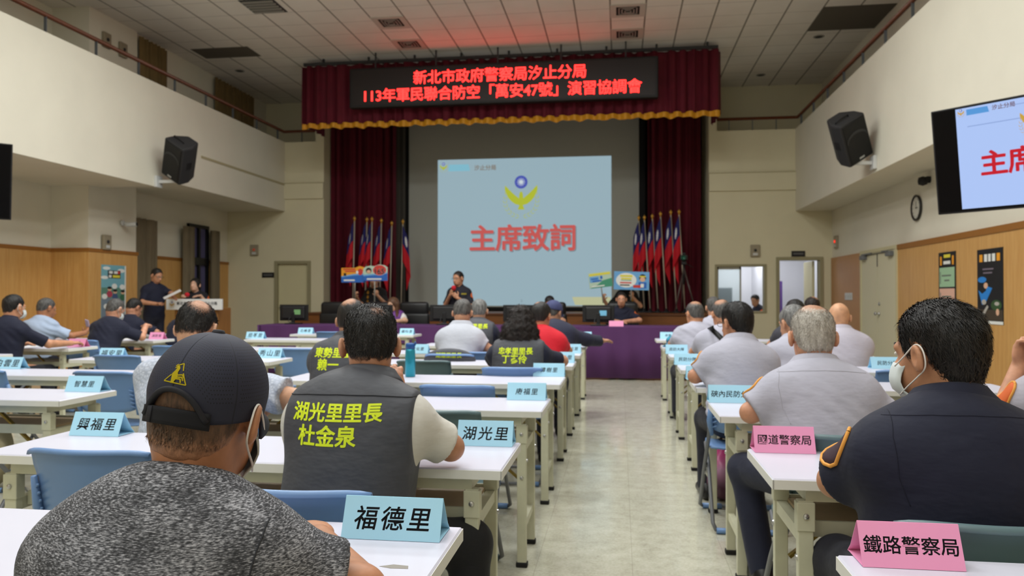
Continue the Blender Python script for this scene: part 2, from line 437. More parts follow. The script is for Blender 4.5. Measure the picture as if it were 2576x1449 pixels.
def person(sp):
    """sp: X,Y of the head, top of the head, facing yaw, pose and clothing"""
    g = sp.get
    top = sp['top']; stand = g('stand', False); fat = g('fat', 1.0); h = g('h', .009)
    lean = g('lean', .22)-g('dl', .08)*(not stand); sx = g('sx', 0.0); yaw = math.radians(g('yaw', 0))
    hs = g('hs', 1.0); thick = g('hatgap', .008)
    Hc = V3(sx+g('hx', 0), lean+.055, top-thick-.115*hs)
    Nk = V3(sx, lean-.01, Hc[2]-.178*hs-g('nk', 0))
    Pv = V3(0, 0, .95 if stand else .59)
    Hr = rot3(math.radians(g('turn', 0)), math.radians(g('nod', 8)), math.radians(g('tilt', 0)))
    def HL(x, y, z): return Hc+Hr@(V3(x, y, z)*hs)
    hr = lambda *r: tuple(v*hs for v in r)
    ax = Nk-Pv; L = float(np.linalg.norm(ax)); ax /= L
    fwd = V3(0, ax[2], -ax[1]); fwd /= np.linalg.norm(fwd); SB = np.stack([V3(1, 0, 0), fwd, ax], 1)
    slouch = g('slouch', .03)
    at = lambda t, y=0, x=0: Pv+ax*L*t+fwd*(y-slouch*math.sin(min(1, max(0, t))*PI))+V3(x, 0, 0)
    sw = .152*g('shw', 1.0)*(.5+.5*fat)
    Sh = {s: at(.89, -.015, s*sw)+V3(0, 0, -.026) for s in (-1, 1)}
    drop = g('drop', {})
    for s in (-1, 1): Sh[s] = Sh[s]+np.array(drop.get(s, (0, 0, 0)), np.float32)
    torso = lambda o: [ell(at(.02), (.172*fat+o, .125*fat+o, .14+o), SB), ell(at(.33, .012*fat), (.158*fat+o, .118*fat+o, .20+o), SB),
                       ell(at(.66, .005), (.172*fat**.7+o, .122*fat**.8+o, .19+o), SB), ell(at(.84, -.012), (.152*fat**.5+o, .092+o, .105+o), SB),
                       cone(Sh[-1], Sh[1], .060+o, .060+o),
                       cone(Nk+V3(0, -.012, -.002), Sh[-1]+V3(.03, 0, .004), .048+o*.8, .054+o), cone(Nk+V3(0, -.012, -.002), Sh[1]+V3(-.03, 0, .004), .048+o*.8, .054+o)]
    # arms: explicit elbow/wrist per side or forearms resting on the table
    arms = {}
    for s in (-1, 1):
        e, wv = g('arm', {}).get(s, (None, None))
        if e is None:
            tz = .74-0; e = (s*(sw+.065), lean+.10, tz+.052); wv = (s*.07, lean+.27, tz+.05)
        arms[s] = (V3(*e), V3(*wv))
    legs = {}
    for s in (-1, 1):
        if stand: legs[s] = (V3(s*.09, 0, .90), V3(s*.10, .01, .50), V3(s*.11, -.02, .09))
        else:
            kx = g('knees', {}).get(s, (s*.15, .44, .50)); ft = g('feet', {}).get(s, (s*.15, .42, .09))
            legs[s] = (V3(s*.09, .05, .545), V3(*kx), V3(*ft))
    rb = .049*(.6+.4*fat)
    # ---- body
    head = [ell(HL(0, -.014, .02), hr(.078, .098, .095), Hr), ell(HL(0, .028, -.042), hr(.063, .066, .085), Hr), ell(HL(0, .05, -.092), hr(.042, .042, .03), Hr),
            ell(HL(0, -.05, -.035), hr(.062, .052, .07), Hr), ell(HL(0, .072, .012), hr(.056, .022, .014), Hr), cone(HL(0, .093, -.01), HL(0, .112, -.043), .009*hs, .014*hs),
            ell(HL(.018, .098, -.045), hr(.01, .01, .009), Hr), ell(HL(-.018, .098, -.045), hr(.01, .01, .009), Hr), ell(HL(0, .095, -.076), hr(.025, .012, .009), Hr)]
    ears = []
    for s in (-1, 1):
        ER = Hr@rot3(s*.45, .12, s*.12)
        ears.append((ell(HL(s*.0855, -.012, -.012), hr(.0105, .021, .034), ER), ell(HL(s*.0945, -.008, -.008), hr(.008, .011, .018), ER)))
    neck = [cone(Nk-V3(0, 0.0, .04), HL(0, -.022, -.07), .060, .057*hs)]
    limb = []; hands = []
    for s in (-1, 1):
        E, W = arms[s]
        limb += [cone(Sh[s], E, rb*.98, rb*.82), cone(E, W, rb*.84, rb*.58)]
        hd = g('hand', {}).get(s)
        if hd: hands += hand_parts(W, hd[0], hd[1], hd[2], hd[3] if len(hd) > 3 else .5)
        else:
            d = W-E; d[2] = 0
            hands += hand_parts(W, d if np.linalg.norm(d) > .05 else V3(0, 1, 0), V3(-s*.6, .5, .2), V3(0, 0, 1), .35)
    lg = []
    for s in (-1, 1):
        a, b, c = legs[s]; lg += [cone(a, b, .076*fat, .054), cone(b, c, .052, .036)]
    f_t = union(torso(-.012), .06); f_h = union(head, .02*hs); f_n = union(neck, .02); f_l = union(limb, .015); f_d = union(hands, .006); f_g = union(lg, .03)
    sock = [ell(HL(s*.032, .1, -.004), hr(.017, .012, .011), Hr) for s in (-1, 1)]
    def body(p):
        d = smin(f_h(p), f_n(p), .03*hs); d = smax(d, -sock[0](p), .012); d = smax(d, -sock[1](p), .012)
        for a, b in ears: d = smin(d, smax(a(p), -b(p), .006), .006)
        d = smin(d, f_t(p), .05); d = smin(d, f_g(p), .04)
        d = smin(d, smin(f_l(p), f_d(p), .012), .02)
        return d
    pts = np.array([Hc, Nk, Pv, *Sh.values(), *[q for a in arms.values() for q in a], *[q for a in legs.values() for q in a]])
    lo = pts.min(0)-.21; hi = pts.max(0)+.21; lo[2] = max(lo[2], .02)
    root = empty('person', (0, 0, 0), yaw, sp['label'], 'person', g('group'))
    cy, sy_ = math.cos(yaw), math.sin(yaw)
    root.location = (sp['X']-(Hc[0]*cy-Hc[1]*sy_), sp['Y']-(Hc[0]*sy_+Hc[1]*cy), 0)
    sk = skin(g('skin', (186, 134, 104)))
    bo = link('body', sdf_mesh('body', body, lo, hi, h), sk, root)
    res = {'root': root, 'body': bo, 'HL': HL, 'Hr': Hr, 'Hc': Hc, 'Nk': Nk, 'at': at, 'SB': SB, 'Sh': Sh, 'arms': arms, 'hs': hs}
    # ---- shirt
    o = g('loose', .013); shm = g('shirt_mat') or cloth('cloth_%d_%d_%d' % sp['shirt'], sp['shirt'])
    f_s = union(torso(o), .07); sl = g('sleeve', .62); slv = []
    for s in (-1, 1):
        E, W = arms[s]; d = E-Sh[s]; Ld = float(np.linalg.norm(d)); d /= Ld; ss = sl
        r0, r1 = rb+o*1.0, rb*.86+o*1.5
        if sl > 1.2:
            fs = [union([cone(Sh[s], E, r0, rb*.85+o), cone(E, E+(W-E)*min(1, sl-1), rb*.85+o, rb*.6+o)], .02)]
            slv.append((fs[0], E+(W-E)*(sl-1), (W-E)/np.linalg.norm(W-E), .3))
        else: slv.append((cone(Sh[s], E+d*.06, r0, r1), Sh[s]+d*Ld*sl, d, Ld*sl))
    cz = Nk+Hr@V3(0, 0, 0)+V3(0, -.012, .03); collar = g('collar', .026)
    nd = HL(0, -.03, -.06)-Nk; nd /= np.linalg.norm(nd)
    colf = cone(Nk-nd*.02, Nk+nd*(.07+collar), .074, .067*hs+.002); hem = g('hem', None); sd = int(abs(sp['X']*100)) % 97; wr = g('wr', .0075)
    def shirt(p, extra=0.0):
        d = f_s(p)-extra
        for f, c, n, ln in slv:
            q = smax(f(p), (p-c)@n, .008); d = smin(d, q, .03)
        if collar > 0: d = smin(d, smax(colf(p), (p-(Nk+nd*(.058+collar)))@nd, .004), .012)
        else: d = smax(d, -(cone(Nk-nd*.0, Nk+nd*.2, .066, .075)(p)), .01)
        if wr:
            a = (p@(ax+V3(.35, 0, .1)))*1.0
            d = d+wr*(np.sin(a*38+3*vnoise(p, 6, sd))*np.clip(vnoise(p, 7, sd+1)+.15, 0, 1)+.8*vnoise(p, 11, sd+2)+.45*np.sin((p@V3(.8, .3, 1))*85+5*vnoise(p, 9, sd+3))*np.clip(vnoise(p, 8, sd+4)*1.6, 0, 1))
        return d
    zb = .46 if not stand else .90
    def shirt_c(p): return smax(shirt(p), zb-p[:, 2], .01)
    so = link('shirt', sdf_mesh('shirt', shirt_c, lo, hi, max(h, .008)), shm, root); res['shirt'] = so
    if g('vest'):
        aw = sw+g('vw', .028)
        vf = union(torso(o+.011), .07); vcol = cone(Nk-nd*.02, Nk+nd*(.075+collar), .083, .075)
        def vest(p):
            d = vf(p); d = smin(d, smax(vcol(p), (p-(Nk+nd*(.066+collar)))@nd, .004), .014)
            if wr: d = d+wr*(np.sin((p@(ax+V3(.4, 0, .1)))*30+3*vnoise(p, 6, sd+5))*np.clip(vnoise(p, 6, sd+6), 0, 1)+vnoise(p, 9, sd+7)*.9)
            d = smax(d, np.abs(p[:, 0]-sx*.6)-aw-.10*np.clip((at(.72)[2]-p[:, 2])/.4, 0, 1)*0, .012)
            return smax(d, zb+.0-p[:, 2], .01)
        res['vest'] = link('vest', sdf_mesh('vest', vest, lo, hi, max(h, .007)), cloth('vest_%d_%d_%d' % g('vest'), g('vest'), .3, rough=.6), root)
    if g('fold'):
        own = res.get('vest') or so; e2 = np.cross(nd, V3(1, 0, 0)); P = []
        for t in np.linspace(0, 1, 6):
            rr = .071+.030*t**1.3+(.004 if 0 < t < 1 else 0); zz = .098+collar*.5-.062*t-.006*(t == 0)
            P.append([tuple(Nk+nd*(zz+.014*t*math.sin(a)**2-.030*t*max(0, -math.cos(a)))+V3(1, 0, 0)*rr*math.sin(a)*(1+.12*t)-e2*rr*math.cos(a)*(1-.05*t)) for a in np.linspace(-2.5, 2.5, 31)])
        b = MB(); b.grid(P); b.build('collar', own.data.materials[0], own, True, solid=.006)
    # ---- trousers, shoes
    if g('legs', True):
        pf = union([ell(at(.0), (.178*fat, .135*fat, .15), SB)]+[c for s in (-1, 1) for c in (cone(legs[s][0], legs[s][1], .088*fat, .068), cone(legs[s][1], legs[s][2], .066, .058))], .04)
        tz = .58 if not stand else .98
        def trous(p): return smax(pf(p)+.004*vnoise(p, 14, sd+9), p[:, 2]-tz, .01)
        link('trousers', sdf_mesh('trousers', trous, lo, hi, max(h, .011)), cloth('trousers_%d_%d_%d' % g('pants', (30, 31, 42)), g('pants', (30, 31, 42))), root)
        for s in (-1, 1):
            c = legs[s][2]; fx = g('toe', (0, 1, 0))
            b = V3(c[0], c[1]-.04, .045); e = V3(c[0]+fx[0]*.17+s*.02, c[1]+fx[1]*.17, .036)
            sf = union([cone(b, e, .044, .036), cone(V3(c[0], c[1]-.02, .08), V3(c[0], c[1], .06), .046, .046)], .03)
            link('shoe', sdf_mesh('shoe', lambda p: smax(sf(p), .003-p[:, 2], .004), (min(b[0], e[0])-.07, min(b[1], e[1])-.08, -.02), (max(b[0], e[0])+.07, max(b[1], e[1])+.08, .16), .009),
                 mat('black_shoe', (20, 20, 22), .35), root)
    # ---- hair
    hst = g('hair', 'short')
    if hst != 'none':
        th = g('hth', .010); zn = g('nape', -.062); hf = g('front', .066)
        cr = [ell(HL(0, -.014, .02), hr(.078, .098, .095), Hr), ell(HL(0, -.05, -.035), hr(.060, .052, .07), Hr)]
        ys = [-.13, -.075, -.05, -.034, -.014, .010, .022, .032, .05, .075, .12]; zs = [zn, zn+.003, zn+.016, -.02, .020, .022, -.008, -.006, .03, hf, hf+.02]
        fh = union(cr, .03); bald = g('bald'); hsd = sd+20
        def hair(p):
            q = ((p-Hc)@Hr)/hs
            d = fh(p)-.003-(th-.003)*np.clip((q[:, 2]+.035)/.10, 0, 1)*(1-.35*np.clip((q[:, 1]-.03)/.06, 0, 1))
            zl = np.interp(q[:, 1], ys, zs).astype(np.float32)+.004*vnoise(q, 160, hsd)
            d = smax(d, (zl-q[:, 2])*.8, .012)
            d = smax(d, np.abs(q[:, 0])-(.082+.5*np.minimum(q[:, 2]+.015, 0)), .012)
            rough = .0016 if th < .009 else .003
            d = d+rough*vnoise(q*V3(1, 1, .6), 110, hsd)+.8*rough*vnoise(q*V3(1, 1, .4), 260, hsd+1)
            return d
        def scalp(v):
            q = ((v-Hc)@Hr)/hs; zl = np.interp(q[:, 1], ys, zs); fd = g('fade', .028)
            s_ = g('fadeamt', .55)*np.clip(1-(q[:, 2]-zl)/fd, 0, 1)
            for bc, br, ba in (bald or ()): s_ = np.maximum(s_, (ba or .75)*np.clip(1.5*(1-np.sqrt(((q-np.array(bc))**2).sum(1))/(br*1.7)), 0, 1))
            return s_
        if hst == 'curly':
            cl = [ell(HL(0, -.02, .01), hr(.10, .115, .115), Hr)]+[ell(Nk+V3(x, y, z), r) for x, y, z, r in
                  ((0, -.045, .10, (.115, .085, .11)), (0, -.06, .02, (.13, .075, .10)), (-.05, -.075, -.07, (.085, .055, .08)), (.05, -.075, -.07, (.085, .055, .08)), (.085, -.01, .06, (.05, .06, .11)), (-.085, -.01, .06, (.05, .06, .11)))]
            fc = union(cl, .05)
            def hair(p):
                q = ((p-Hc)@Hr)/hs
                d = fc(p)+.010*vnoise(p, 75, 3)+.007*vnoise(p, 150, 4)
                return smax(d, q[:, 1]-.055+.0*q[:, 2], .02)
        if hst in ('long', 'bob'):
            cl = [ell(HL(0, -.016, .02), hr(.092, .112, .108), Hr), cone(HL(0, -.055, -.02), HL(0, -.07, -.10), .08*hs, .07*hs)]
            if hst == 'long': cl += [cone(HL(s*.075, -.02, .0), HL(s*.085, .005, -.24), .03, .028) for s in (-1, 1)]
            fc = union(cl, .03)
            def hair(p):
                q = ((p-Hc)@Hr)/hs
                face = ell((0, .10, -.045), (.07, .095, .105))(q)
                d = smax(fc(p)+.003*vnoise(p*V3(1, 1, .3), 130, 5), -face, .015)
                return d
        lo2 = Hc-.2*hs; hi2 = Hc+.2*hs
        if hst in ('curly', 'long'): lo2 = np.minimum(lo2, Nk-.22)
        res['hair'] = link('hair', sdf_mesh('hair', hair, lo2, hi2, min(max(.0032, h*.6), .006)), sp['hmat'], root)
        if hst == 'short':
            hm_ = res['hair'].data; v_ = np.empty(len(hm_.vertices)*3, np.float32); hm_.vertices.foreach_get('co', v_)
            hm_.attributes.new('scalp', 'FLOAT', 'POINT').data.foreach_set('value', scalp(v_.reshape(-1, 3)).astype(np.float32))
        if g('strands'):
            strands(res['hair'], g('strands'), Hc, Hr, g('slen', .016), hst == 'curly', g('capped'))
    # ---- small face parts
    if g('face', True):
        wm, im, bm_ = mat('eye_white', (225, 222, 215), .3), mat('eye_dark', (25, 18, 15), .25), mat('brow_hair', (32, 26, 24), .8)
        for s in (-1, 1):
            b = MB(); Mx = Matrix.Translation(HL(s*.031, .083, -.004)) @ Matrix(Hr.tolist()).to_4x4() @ Matrix.Diagonal((hs*.0125, hs*.008, hs*.006, 1))
            b.lathe([(math.sin(a)+.001, -math.cos(a)) for a in np.linspace(0, PI, 9)], n=12, M=Mx); eo = b.build('eye', wm, root, True)
            b = MB(); b.lathe([(.004*hs*math.sin(a)+.0003, -.0025*math.cos(a)) for a in np.linspace(0, PI, 7)], n=10,
                              M=Matrix.Translation(HL(s*.031, .0905, -.004)) @ Matrix(Hr.tolist()).to_4x4() @ R(PI/2, 'X')); b.build('iris', im, eo, True)
            b = MB(); b.tube([HL(s*.016, .093, .016), HL(s*.032, .091, .021), HL(s*.048, .079, .016)], [.0022, .0035, .0018], 6); b.build('eyebrow', bm_, root, True)
        b = MB(); b.tube([HL(-.022, .093, -.077), HL(-.008, .1055, -.074), HL(0, .107, -.0755), HL(.008, .1055, -.074), HL(.022, .093, -.077)], [.002, .004, .0035, .004, .002], 6)
        b.build('lips', mat('lips', (140, 74, 66), .5), root, True)
    if g('glasses'):
        b = MB(); gm = mat('spectacle_frame', (30, 28, 28), .3)
        for s in (-1, 1):
            b.tube([HL(s*.034+.022*math.cos(a), .108, -.006+.016*math.sin(a)) for a in np.linspace(0, 2*PI, 13)], .0016, 5, False)
            b.tube([HL(s*.056, .104, -.002), HL(s*.084, .03, .0), HL(s*.088, -.02, -.002)], .0016, 5)
        b.tube([HL(-.012, .11, -.003), HL(.012, .11, -.003)], .0016, 5); b.build('glasses', gm, root, True)
    if g('mask'):
        ml = mat('surgical_mask', g('mask'), .8)
        P = [[HL(x*(1-.25*abs(t-.5)), .128-.07*(abs(x)/.066)**2-.03*(t-.42)**2*4*.6-(.01 if t > .8 else 0), -.028-.088*t) for x in np.linspace(-.07, .07, 13)] for t in np.linspace(0, 1, 9)]
        b = MB(); b.grid(P); mo = b.build('face_mask', ml, root, True, solid=.003)
        for s in (-1, 1):
            b = MB(); b.tube(smooth_pts([HL(s*.066, .066, -.034), HL(s*.079, .03, -.010), HL(s*.0865, -.006, .019), HL(s*.090, -.026, .016), HL(s*.0915, -.037, -.006), HL(s*.087, -.033, -.034), HL(s*.078, -.006, -.056), HL(s*.069, .032, -.084), HL(s*.058, .060, -.104)]), .0019, 6)
            b.build('ear_loop', mat('ear_loop', (226, 222, 218), .8), mo, True)
    return res
def strands(ob, n, Hc, Hr, ln, curly, capped=False):
    """loose locks added to the hair mesh itself, following the lie of the hair"""
    me = ob.data; nv = len(me.vertices); v = np.empty(nv*3, np.float32); me.vertices.foreach_get('co', v); v = v.reshape(-1, 3)
    nr = np.empty(nv*3, np.float32); me.vertices.foreach_get('normal', nr); nr = nr.reshape(-1, 3)
    r = np.random.default_rng(nv); ix = r.integers(0, nv, n); p = v[ix]; nn = nr[ix]; q = (p-Hc)@Hr
    fl = np.stack([q[:, 0]*3+.15*np.sin(q[:, 2]*40), -.35+0*q[:, 0]-.6*np.clip(q[:, 2]/.1, 0, 1), -.9+0*q[:, 0]], 1)@Hr.T if not curly else r.normal(size=(n, 3))
    fl = fl+r.normal(size=(n, 3))*(.28 if not curly else .3)
    fl = fl-(fl*nn).sum(1)[:, None]*nn; fl /= np.linalg.norm(fl, axis=1)[:, None]+1e-6; sd = np.cross(fl, nn)
    L = (ln*(.5+r.random(n)))[:, None]; lift = (.0012+.0035*r.random(n)**3)[:, None]; wd = (.0007+.0006*r.random(n))[:, None]
    if curly: lift = lift*2.2
    a = p-nn*.001; b = p+fl*L*.5+nn*lift; c = p+fl*L+nn*lift*(1.6 if curly else 1.0)*r.random((n, 1))
    if curly: c = p+fl*L*.5+sd*L*.6+nn*lift*.5
    P = np.stack([a-sd*wd, a+sd*wd, b+sd*wd, b-sd*wd, c], 1).reshape(-1, 3); k = np.arange(n)[:, None]*5
    sc = None
    if 'scalp' in me.attributes:
        sc = np.empty(nv, np.float32); me.attributes['scalp'].data.foreach_get('value', sc)
        keep = sc[ix] < .45
        if capped: keep = keep & ((q[:, 2] < -.04) | ((abs(q[:, 0]) < .036) & (q[:, 1] < -.03) & (q[:, 2] < -.005)))
        P = P.reshape(n, 5, 3)[keep].reshape(-1, 3); ix = ix[keep]; n = len(ix); k = np.arange(n)[:, None]*5
    faces = [tuple(f.vertices) for f in me.polygons]+[tuple(x) for x in (nv+k+np.array([0, 1, 2, 3]))]+[tuple(x) for x in (nv+k+np.array([3, 2, 4]))]
    m2 = bpy.data.meshes.new('hair'); m2.from_pydata(np.concatenate([v, P]).tolist(), [], [tuple(map(int, f)) for f in faces]); m2.update()
    m2.polygons.foreach_set('use_smooth', np.ones(len(m2.polygons), bool))
    if sc is not None: m2.attributes.new('scalp', 'FLOAT', 'POINT').data.foreach_set('value', np.concatenate([sc, np.repeat(sc[ix], 5)]).astype(np.float32))
    for mm in me.materials: m2.materials.append(mm)
    ob.data = m2
def seam(target, pts, parent, m_, rad=.0016, y=-.6, d=(0, 1, 0), off=.0005, name='seam'):
    """a stitched line lying on a garment; pts are (x, z) seen from behind"""
    tm = target.data; bv = BVHTree.FromPolygons([v.co for v in tm.vertices], [p.vertices[:] for p in tm.polygons]); out = []
    for x, z in [(a[0]+(b[0]-a[0])*t, a[1]+(b[1]-a[1])*t) for a, b in zip(pts[:-1], pts[1:]) for t in np.linspace(0, 1, 14, endpoint=False)]+[pts[-1]]:
        h_ = bv.ray_cast(Vector((x, y, z)), Vector(d))
        if h_[0] is not None: out.append(h_[0]-Vector(d)*off)
    if len(out) > 2: return MB().tube(out, rad, 5).build(name, m_, parent, True)
def project(me, target, off=.0015, direction=(0, 1, 0), cut=.012):
    """press a flat lettering mesh onto the surface of another mesh (both in the same local space)"""
    b = bmesh.new(); b.from_mesh(me)
    bmesh.ops.triangulate(b, faces=b.faces[:])
    for _ in range(5):
        es = [e for e in b.edges if e.calc_length() > cut]
        if not es: break
        bmesh.ops.subdivide_edges(b, edges=es, cuts=1); bmesh.ops.triangulate(b, faces=b.faces[:])
    tm = target.data; bv = BVHTree.FromPolygons([v.co for v in tm.vertices], [p.vertices[:] for p in tm.polygons])
    d = Vector(direction).normalized(); kill = []
    for v in b.verts:
        hit = bv.ray_cast(v.co-d*.25, d)
        if hit[0] is None: kill.append(v)
        else: v.co = hit[0]-d*off
    bmesh.ops.delete(b, geom=kill, context='VERTS'); b.to_mesh(me); b.free(); return me
def lettering(parent, target, rows, m, x0, z0, y=-.3, face=1, M=None):
    """rows: (text, size, dz, dx, bold, spacing)"""
    for s, size, dz, dx, bold, spc in rows:
        me = text_mesh(s, size, bold, .0, .0, spc)
        me.transform(T(x0+dx, y, z0+dz) @ (M or Matrix()))
        link('lettering', project(me, target, direction=(0, face, 0)), m, parent)
# ------------------------------------------------------------------ the hall
def box(name, m, x0, x1, y0, y1, z0, z1, parent=None, bevel=0):
    return MB().box(x0, x1, y0, y1, z0, z1).build(name, m, parent, bevel=bevel)
XL, XR, FY, CZ = -9.6, 4.5, 17.3, 6.2
def floor_mat():
    g = NT('vinyl_tile', (186, 180, 160), .28); o = g.coords()
    a = g.noise(o, 11, 6, .65); b = g.noise(o, 70, 4, .7)
    f = g.math('ADD', g.math('MULTIPLY', a, .5), g.math('MULTIPLY', b, .5))
    c = g.ramp(f, [(.34, (166, 163, 146)), (.5, (188, 186, 169)), (.64, (202, 200, 186))])
    sp = g.n('ShaderNodeSeparateXYZ'); g.l(o, sp.inputs[0]); j = None
    for ax, off in (('X', .12), ('Y', .2)):
        q = g.math('FRACT', g.math('DIVIDE', g.math('ADD', sp.outputs[ax], off+50), .45)); q = g.math('LESS_THAN', g.math('ABSOLUTE', g.math('SUBTRACT', q, .5)), .0035)
        j = q if j is None else g.math('MAXIMUM', j, q)
    c = g.mix(g.math('MULTIPLY', j, .35), c, (120, 112, 96)); g.col(c)
    g.l(g.ramp(g.noise(o, 3, 3), [(.3, (80, 80, 80)), (.7, (120, 120, 120))]), g.b.inputs['Roughness'])
    return g.m
def ceil_mat():
    g = NT('ceiling_tile', (226, 220, 210), .9); o = g.coords(); sp = g.n('ShaderNodeSeparateXYZ'); g.l(o, sp.inputs[0]); j = None
    for ax, off, wd in (('X', .46, .022), ('Y', .26, .011)):
        q = g.math('FRACT', g.math('DIVIDE', g.math('ADD', sp.outputs[ax], off+60), .6))
        q = g.math('LESS_THAN', g.math('ABSOLUTE', g.math('SUBTRACT', q, .5)), wd); q = g.math('MULTIPLY', q, 1.0 if ax == 'X' else .6)
        j = q if j is None else g.math('MAXIMUM', j, q)
    g.col(g.mix(j, g.ramp(g.noise(o, 2, 3), [(.3, (226, 219, 208)), (.7, (232, 226, 216))]), (128, 120, 108)))
    return g.m
def wood_mat():
    g = NT('wainscot_veneer', (190, 136, 70), .42); o = g.coords(); m1 = g.coords('Object', (9, 9, .7))
    a = g.noise(m1, 3, 6, .6); c = g.ramp(a, [(.3, (196, 146, 82)), (.7, (212, 166, 102))])
    sp = g.n('ShaderNodeSeparateXYZ'); g.l(o, sp.inputs[0])
    q = g.math('FRACT', g.math('DIVIDE', g.math('ADD', g.math('ADD', sp.outputs['Y'], sp.outputs['X']), 30.33), .61)); q = g.math('LESS_THAN', q, .006)
    g.col(g.mix(g.math('MULTIPLY', q, .45), c, (110, 70, 30))); return g.m
WOOD = wood_mat(); WTRIM = mat('wainscot_cap', (150, 98, 40), .45)
struct(box('floor', floor_mat(), -9.9, 4.9, -3.6, 20.4, -.1, 0))
struct(box('ceiling', ceil_mat(), -9.9, 4.9, -3.6, 20.4, CZ, CZ+.15))
struct(box('wall_left', WALL, XL-.2, XL, -3.6, 20.4, 0, CZ))
struct(box('wall_back', WALL, -9.6, 4.65, -3.8, -3.6, 0, CZ))
struct(box('wall_right', WALL, XR, XR+.3, -3.6, FY, 0, 3.3)); struct(box('wall_right_upper', WALL, XR+.12, XR+.3, -3.6, 20.4, 3.3, CZ))
# window wall beyond the pillar, set slightly inwards
struct(box('wall_left_far', WALL, XL, -9.3, 13.25, FY, 0, 3.3))
struct(box('pillar_left', WALL, XL, -8.9, 11.9, 13.2, 0, CZ)); struct(box('wall_left_gallery', WALL, XL, -8.95, 13.2, 18.6, 3.9, CZ))
# wainscot
struct(box('wainscot_left', WOOD, XL, XL+.03, -3.6, 11.9, 0, 2.04)); struct(box('trim_1', WTRIM, XL, XL+.045, -3.6, 11.9, 2.04, 2.1))
m = MB(); m.box(XL+.03, -8.87, 11.87, 11.9, 0, 2.04); m.box(-8.9, -8.87, 11.9, 13.2, 0, 2.04); struct(m.build('wainscot_pillar', WOOD))
m = MB(); m.box(XL+.03, -8.855, 11.855, 11.9, 2.04, 2.1); m.box(-8.9, -8.855, 11.9, 13.215, 2.04, 2.1); struct(m.build('trim_2', WTRIM))
struct(box('wainscot_window_wall', WOOD, -9.3, -9.27, 13.25, 15.55, 0, 2.04)); struct(box('trim_3', WTRIM, -9.3, -9.255, 13.25, 15.55, 2.04, 2.1))
struct(box('wainscot_window_corner', WOOD, -9.3, -9.27, 16.4, FY, 0, 2.04)); struct(box('trim_4', WTRIM, -9.3, -9.255, 16.4, FY, 2.04, 2.1))
struct(box('wainscot_right', WOOD, XR-.03, XR, -3.6, 13.3, 0, 2.04)); struct(box('trim_5', WTRIM, XR-.045, XR, -3.6, 13.3, 2.04, 2.12))
struct(box('wainscot_right_corner', mat('brown_panel', (186, 138, 92), .5, var=.05, vscale=6, stretch=(1, 4, .5)), XR-.03, XR, 15.22, FY-.02, 0, 2.1))
# galleries
m = MB(); m.box(XL, -7.99, -3.6, 12.2, 3.16, 3.4); m.box(XL, -7.99, 12.2, FY+.2, 3.3, 3.5); struct(m.build('gallery_floor_left', WALL))
m = MB(); m.box(-7.99, -7.849, -3.6, 12.2, 3.155, 4.93); m.box(-7.99, -7.85, 12.2, FY, 3.295, 4.93); struct(m.build('gallery_parapet_left', WALL))
struct(box('trim_6', mat('groove_cream', (176, 166, 132), .8), -7.86, -7.838, 13.6, FY, 3.9, 3.945))
struct(box('gallery_floor_right', WALL, 3.89, XR+.2, -3.6, FY+.2, 3.12, 3.4)); struct(box('gallery_parapet_right', WALL, 3.75, 3.89, -3.6, FY, 3.12, 4.89))
# front wall with stage opening, door, control-room window and doorway
SX0, SX1 = -6.89, 1.93
m = MB()
m.box(-9.6, -8.08, FY, FY+.2, 0, 4.93); m.box(-7.22, SX0, FY, FY+.2, 0, 4.93); m.box(-8.08, -7.22, FY, FY+.2, 2.1, 4.93); m.box(-7.1, SX0, FY, FY+.2, 4.93, CZ)
m.box(SX0, SX1, FY, FY+.2, 5.6, CZ)
m.box(SX1, 2.07, FY, FY+.2, 0, 4.9); m.box(2.07, 3.12, FY, FY+.2, 0, .94); m.box(2.07, 3.12, FY, FY+.2, 1.96, 4.9); m.box(3.12, 3.38, FY, FY+.2, 0, 4.9)
m.box(3.38, 4.27, FY, FY+.2, 2.09, 4.9); m.box(4.27, 4.62, FY, FY+.2, 0, 4.9); m.box(SX1, 2.1, FY, FY+.2, 4.9, CZ)
struct(m.build('wall_front', WALLD))
m = MB(); m.box(-7.85, SX0, FY-.05, FY, 3.58, 3.94); m.box(SX1, 3.75, FY-.05, FY, 3.58, 3.96); struct(m.build('trim_7', WALLD))
m = MB(); m.box(-7.85, SX0, FY-.055, FY, 3.94, 3.96); m.box(SX1, 3.75, FY-.055, FY, 3.96, 3.98); struct(m.build('trim_8', mat('groove_cream'  , (176, 166, 132))))
struct(box('wall_stage_left', WALLD, SX0-.15, SX0, FY+.2, 18.9, 0, CZ)); struct(box('wall_stage_right', WALLD, SX1, SX1+.1, FY+.2, 20.3, 0, CZ))
struct(box('wall_stage_back', DARKB, SX0-.15, SX1+.1, 18.75, 18.95, 0, CZ))
m = MB(); m.box(-9.6, SX0-.15, 18.6, 18.8, 4.6, CZ); m.box(SX1+.1, 4.62, 18.6, 18.8, 4.6, CZ); struct(m.build('wall_gallery_back', WALLD))
m = MB(); m.box(-9.6, SX0-.15, FY+.2, 18.6, 4.6, 4.75); m.box(SX1+.1, 4.62, FY+.2, 18.6, 4.6, 4.75); struct(m.build('gallery_floor_front', WALLD))
struct(box('stage_floor', BROWNW, -6.85, 2.05, 15.62, 18.75, .86, .93)); 
m = MB(); m.box(-6.85, 2.05, 15.6, 15.66, 0, .93); m.box(-6.85, -6.79, 15.66, FY, 0, .86); m.box(1.99, 2.05, 15.66, FY, 0, .86); struct(m.build('stage_front', BROWNW))
struct(box('trim_9', mat('stage_nosing', (92, 52, 22), .5), -6.87, 2.07, 15.57, 15.63, .9, .935))
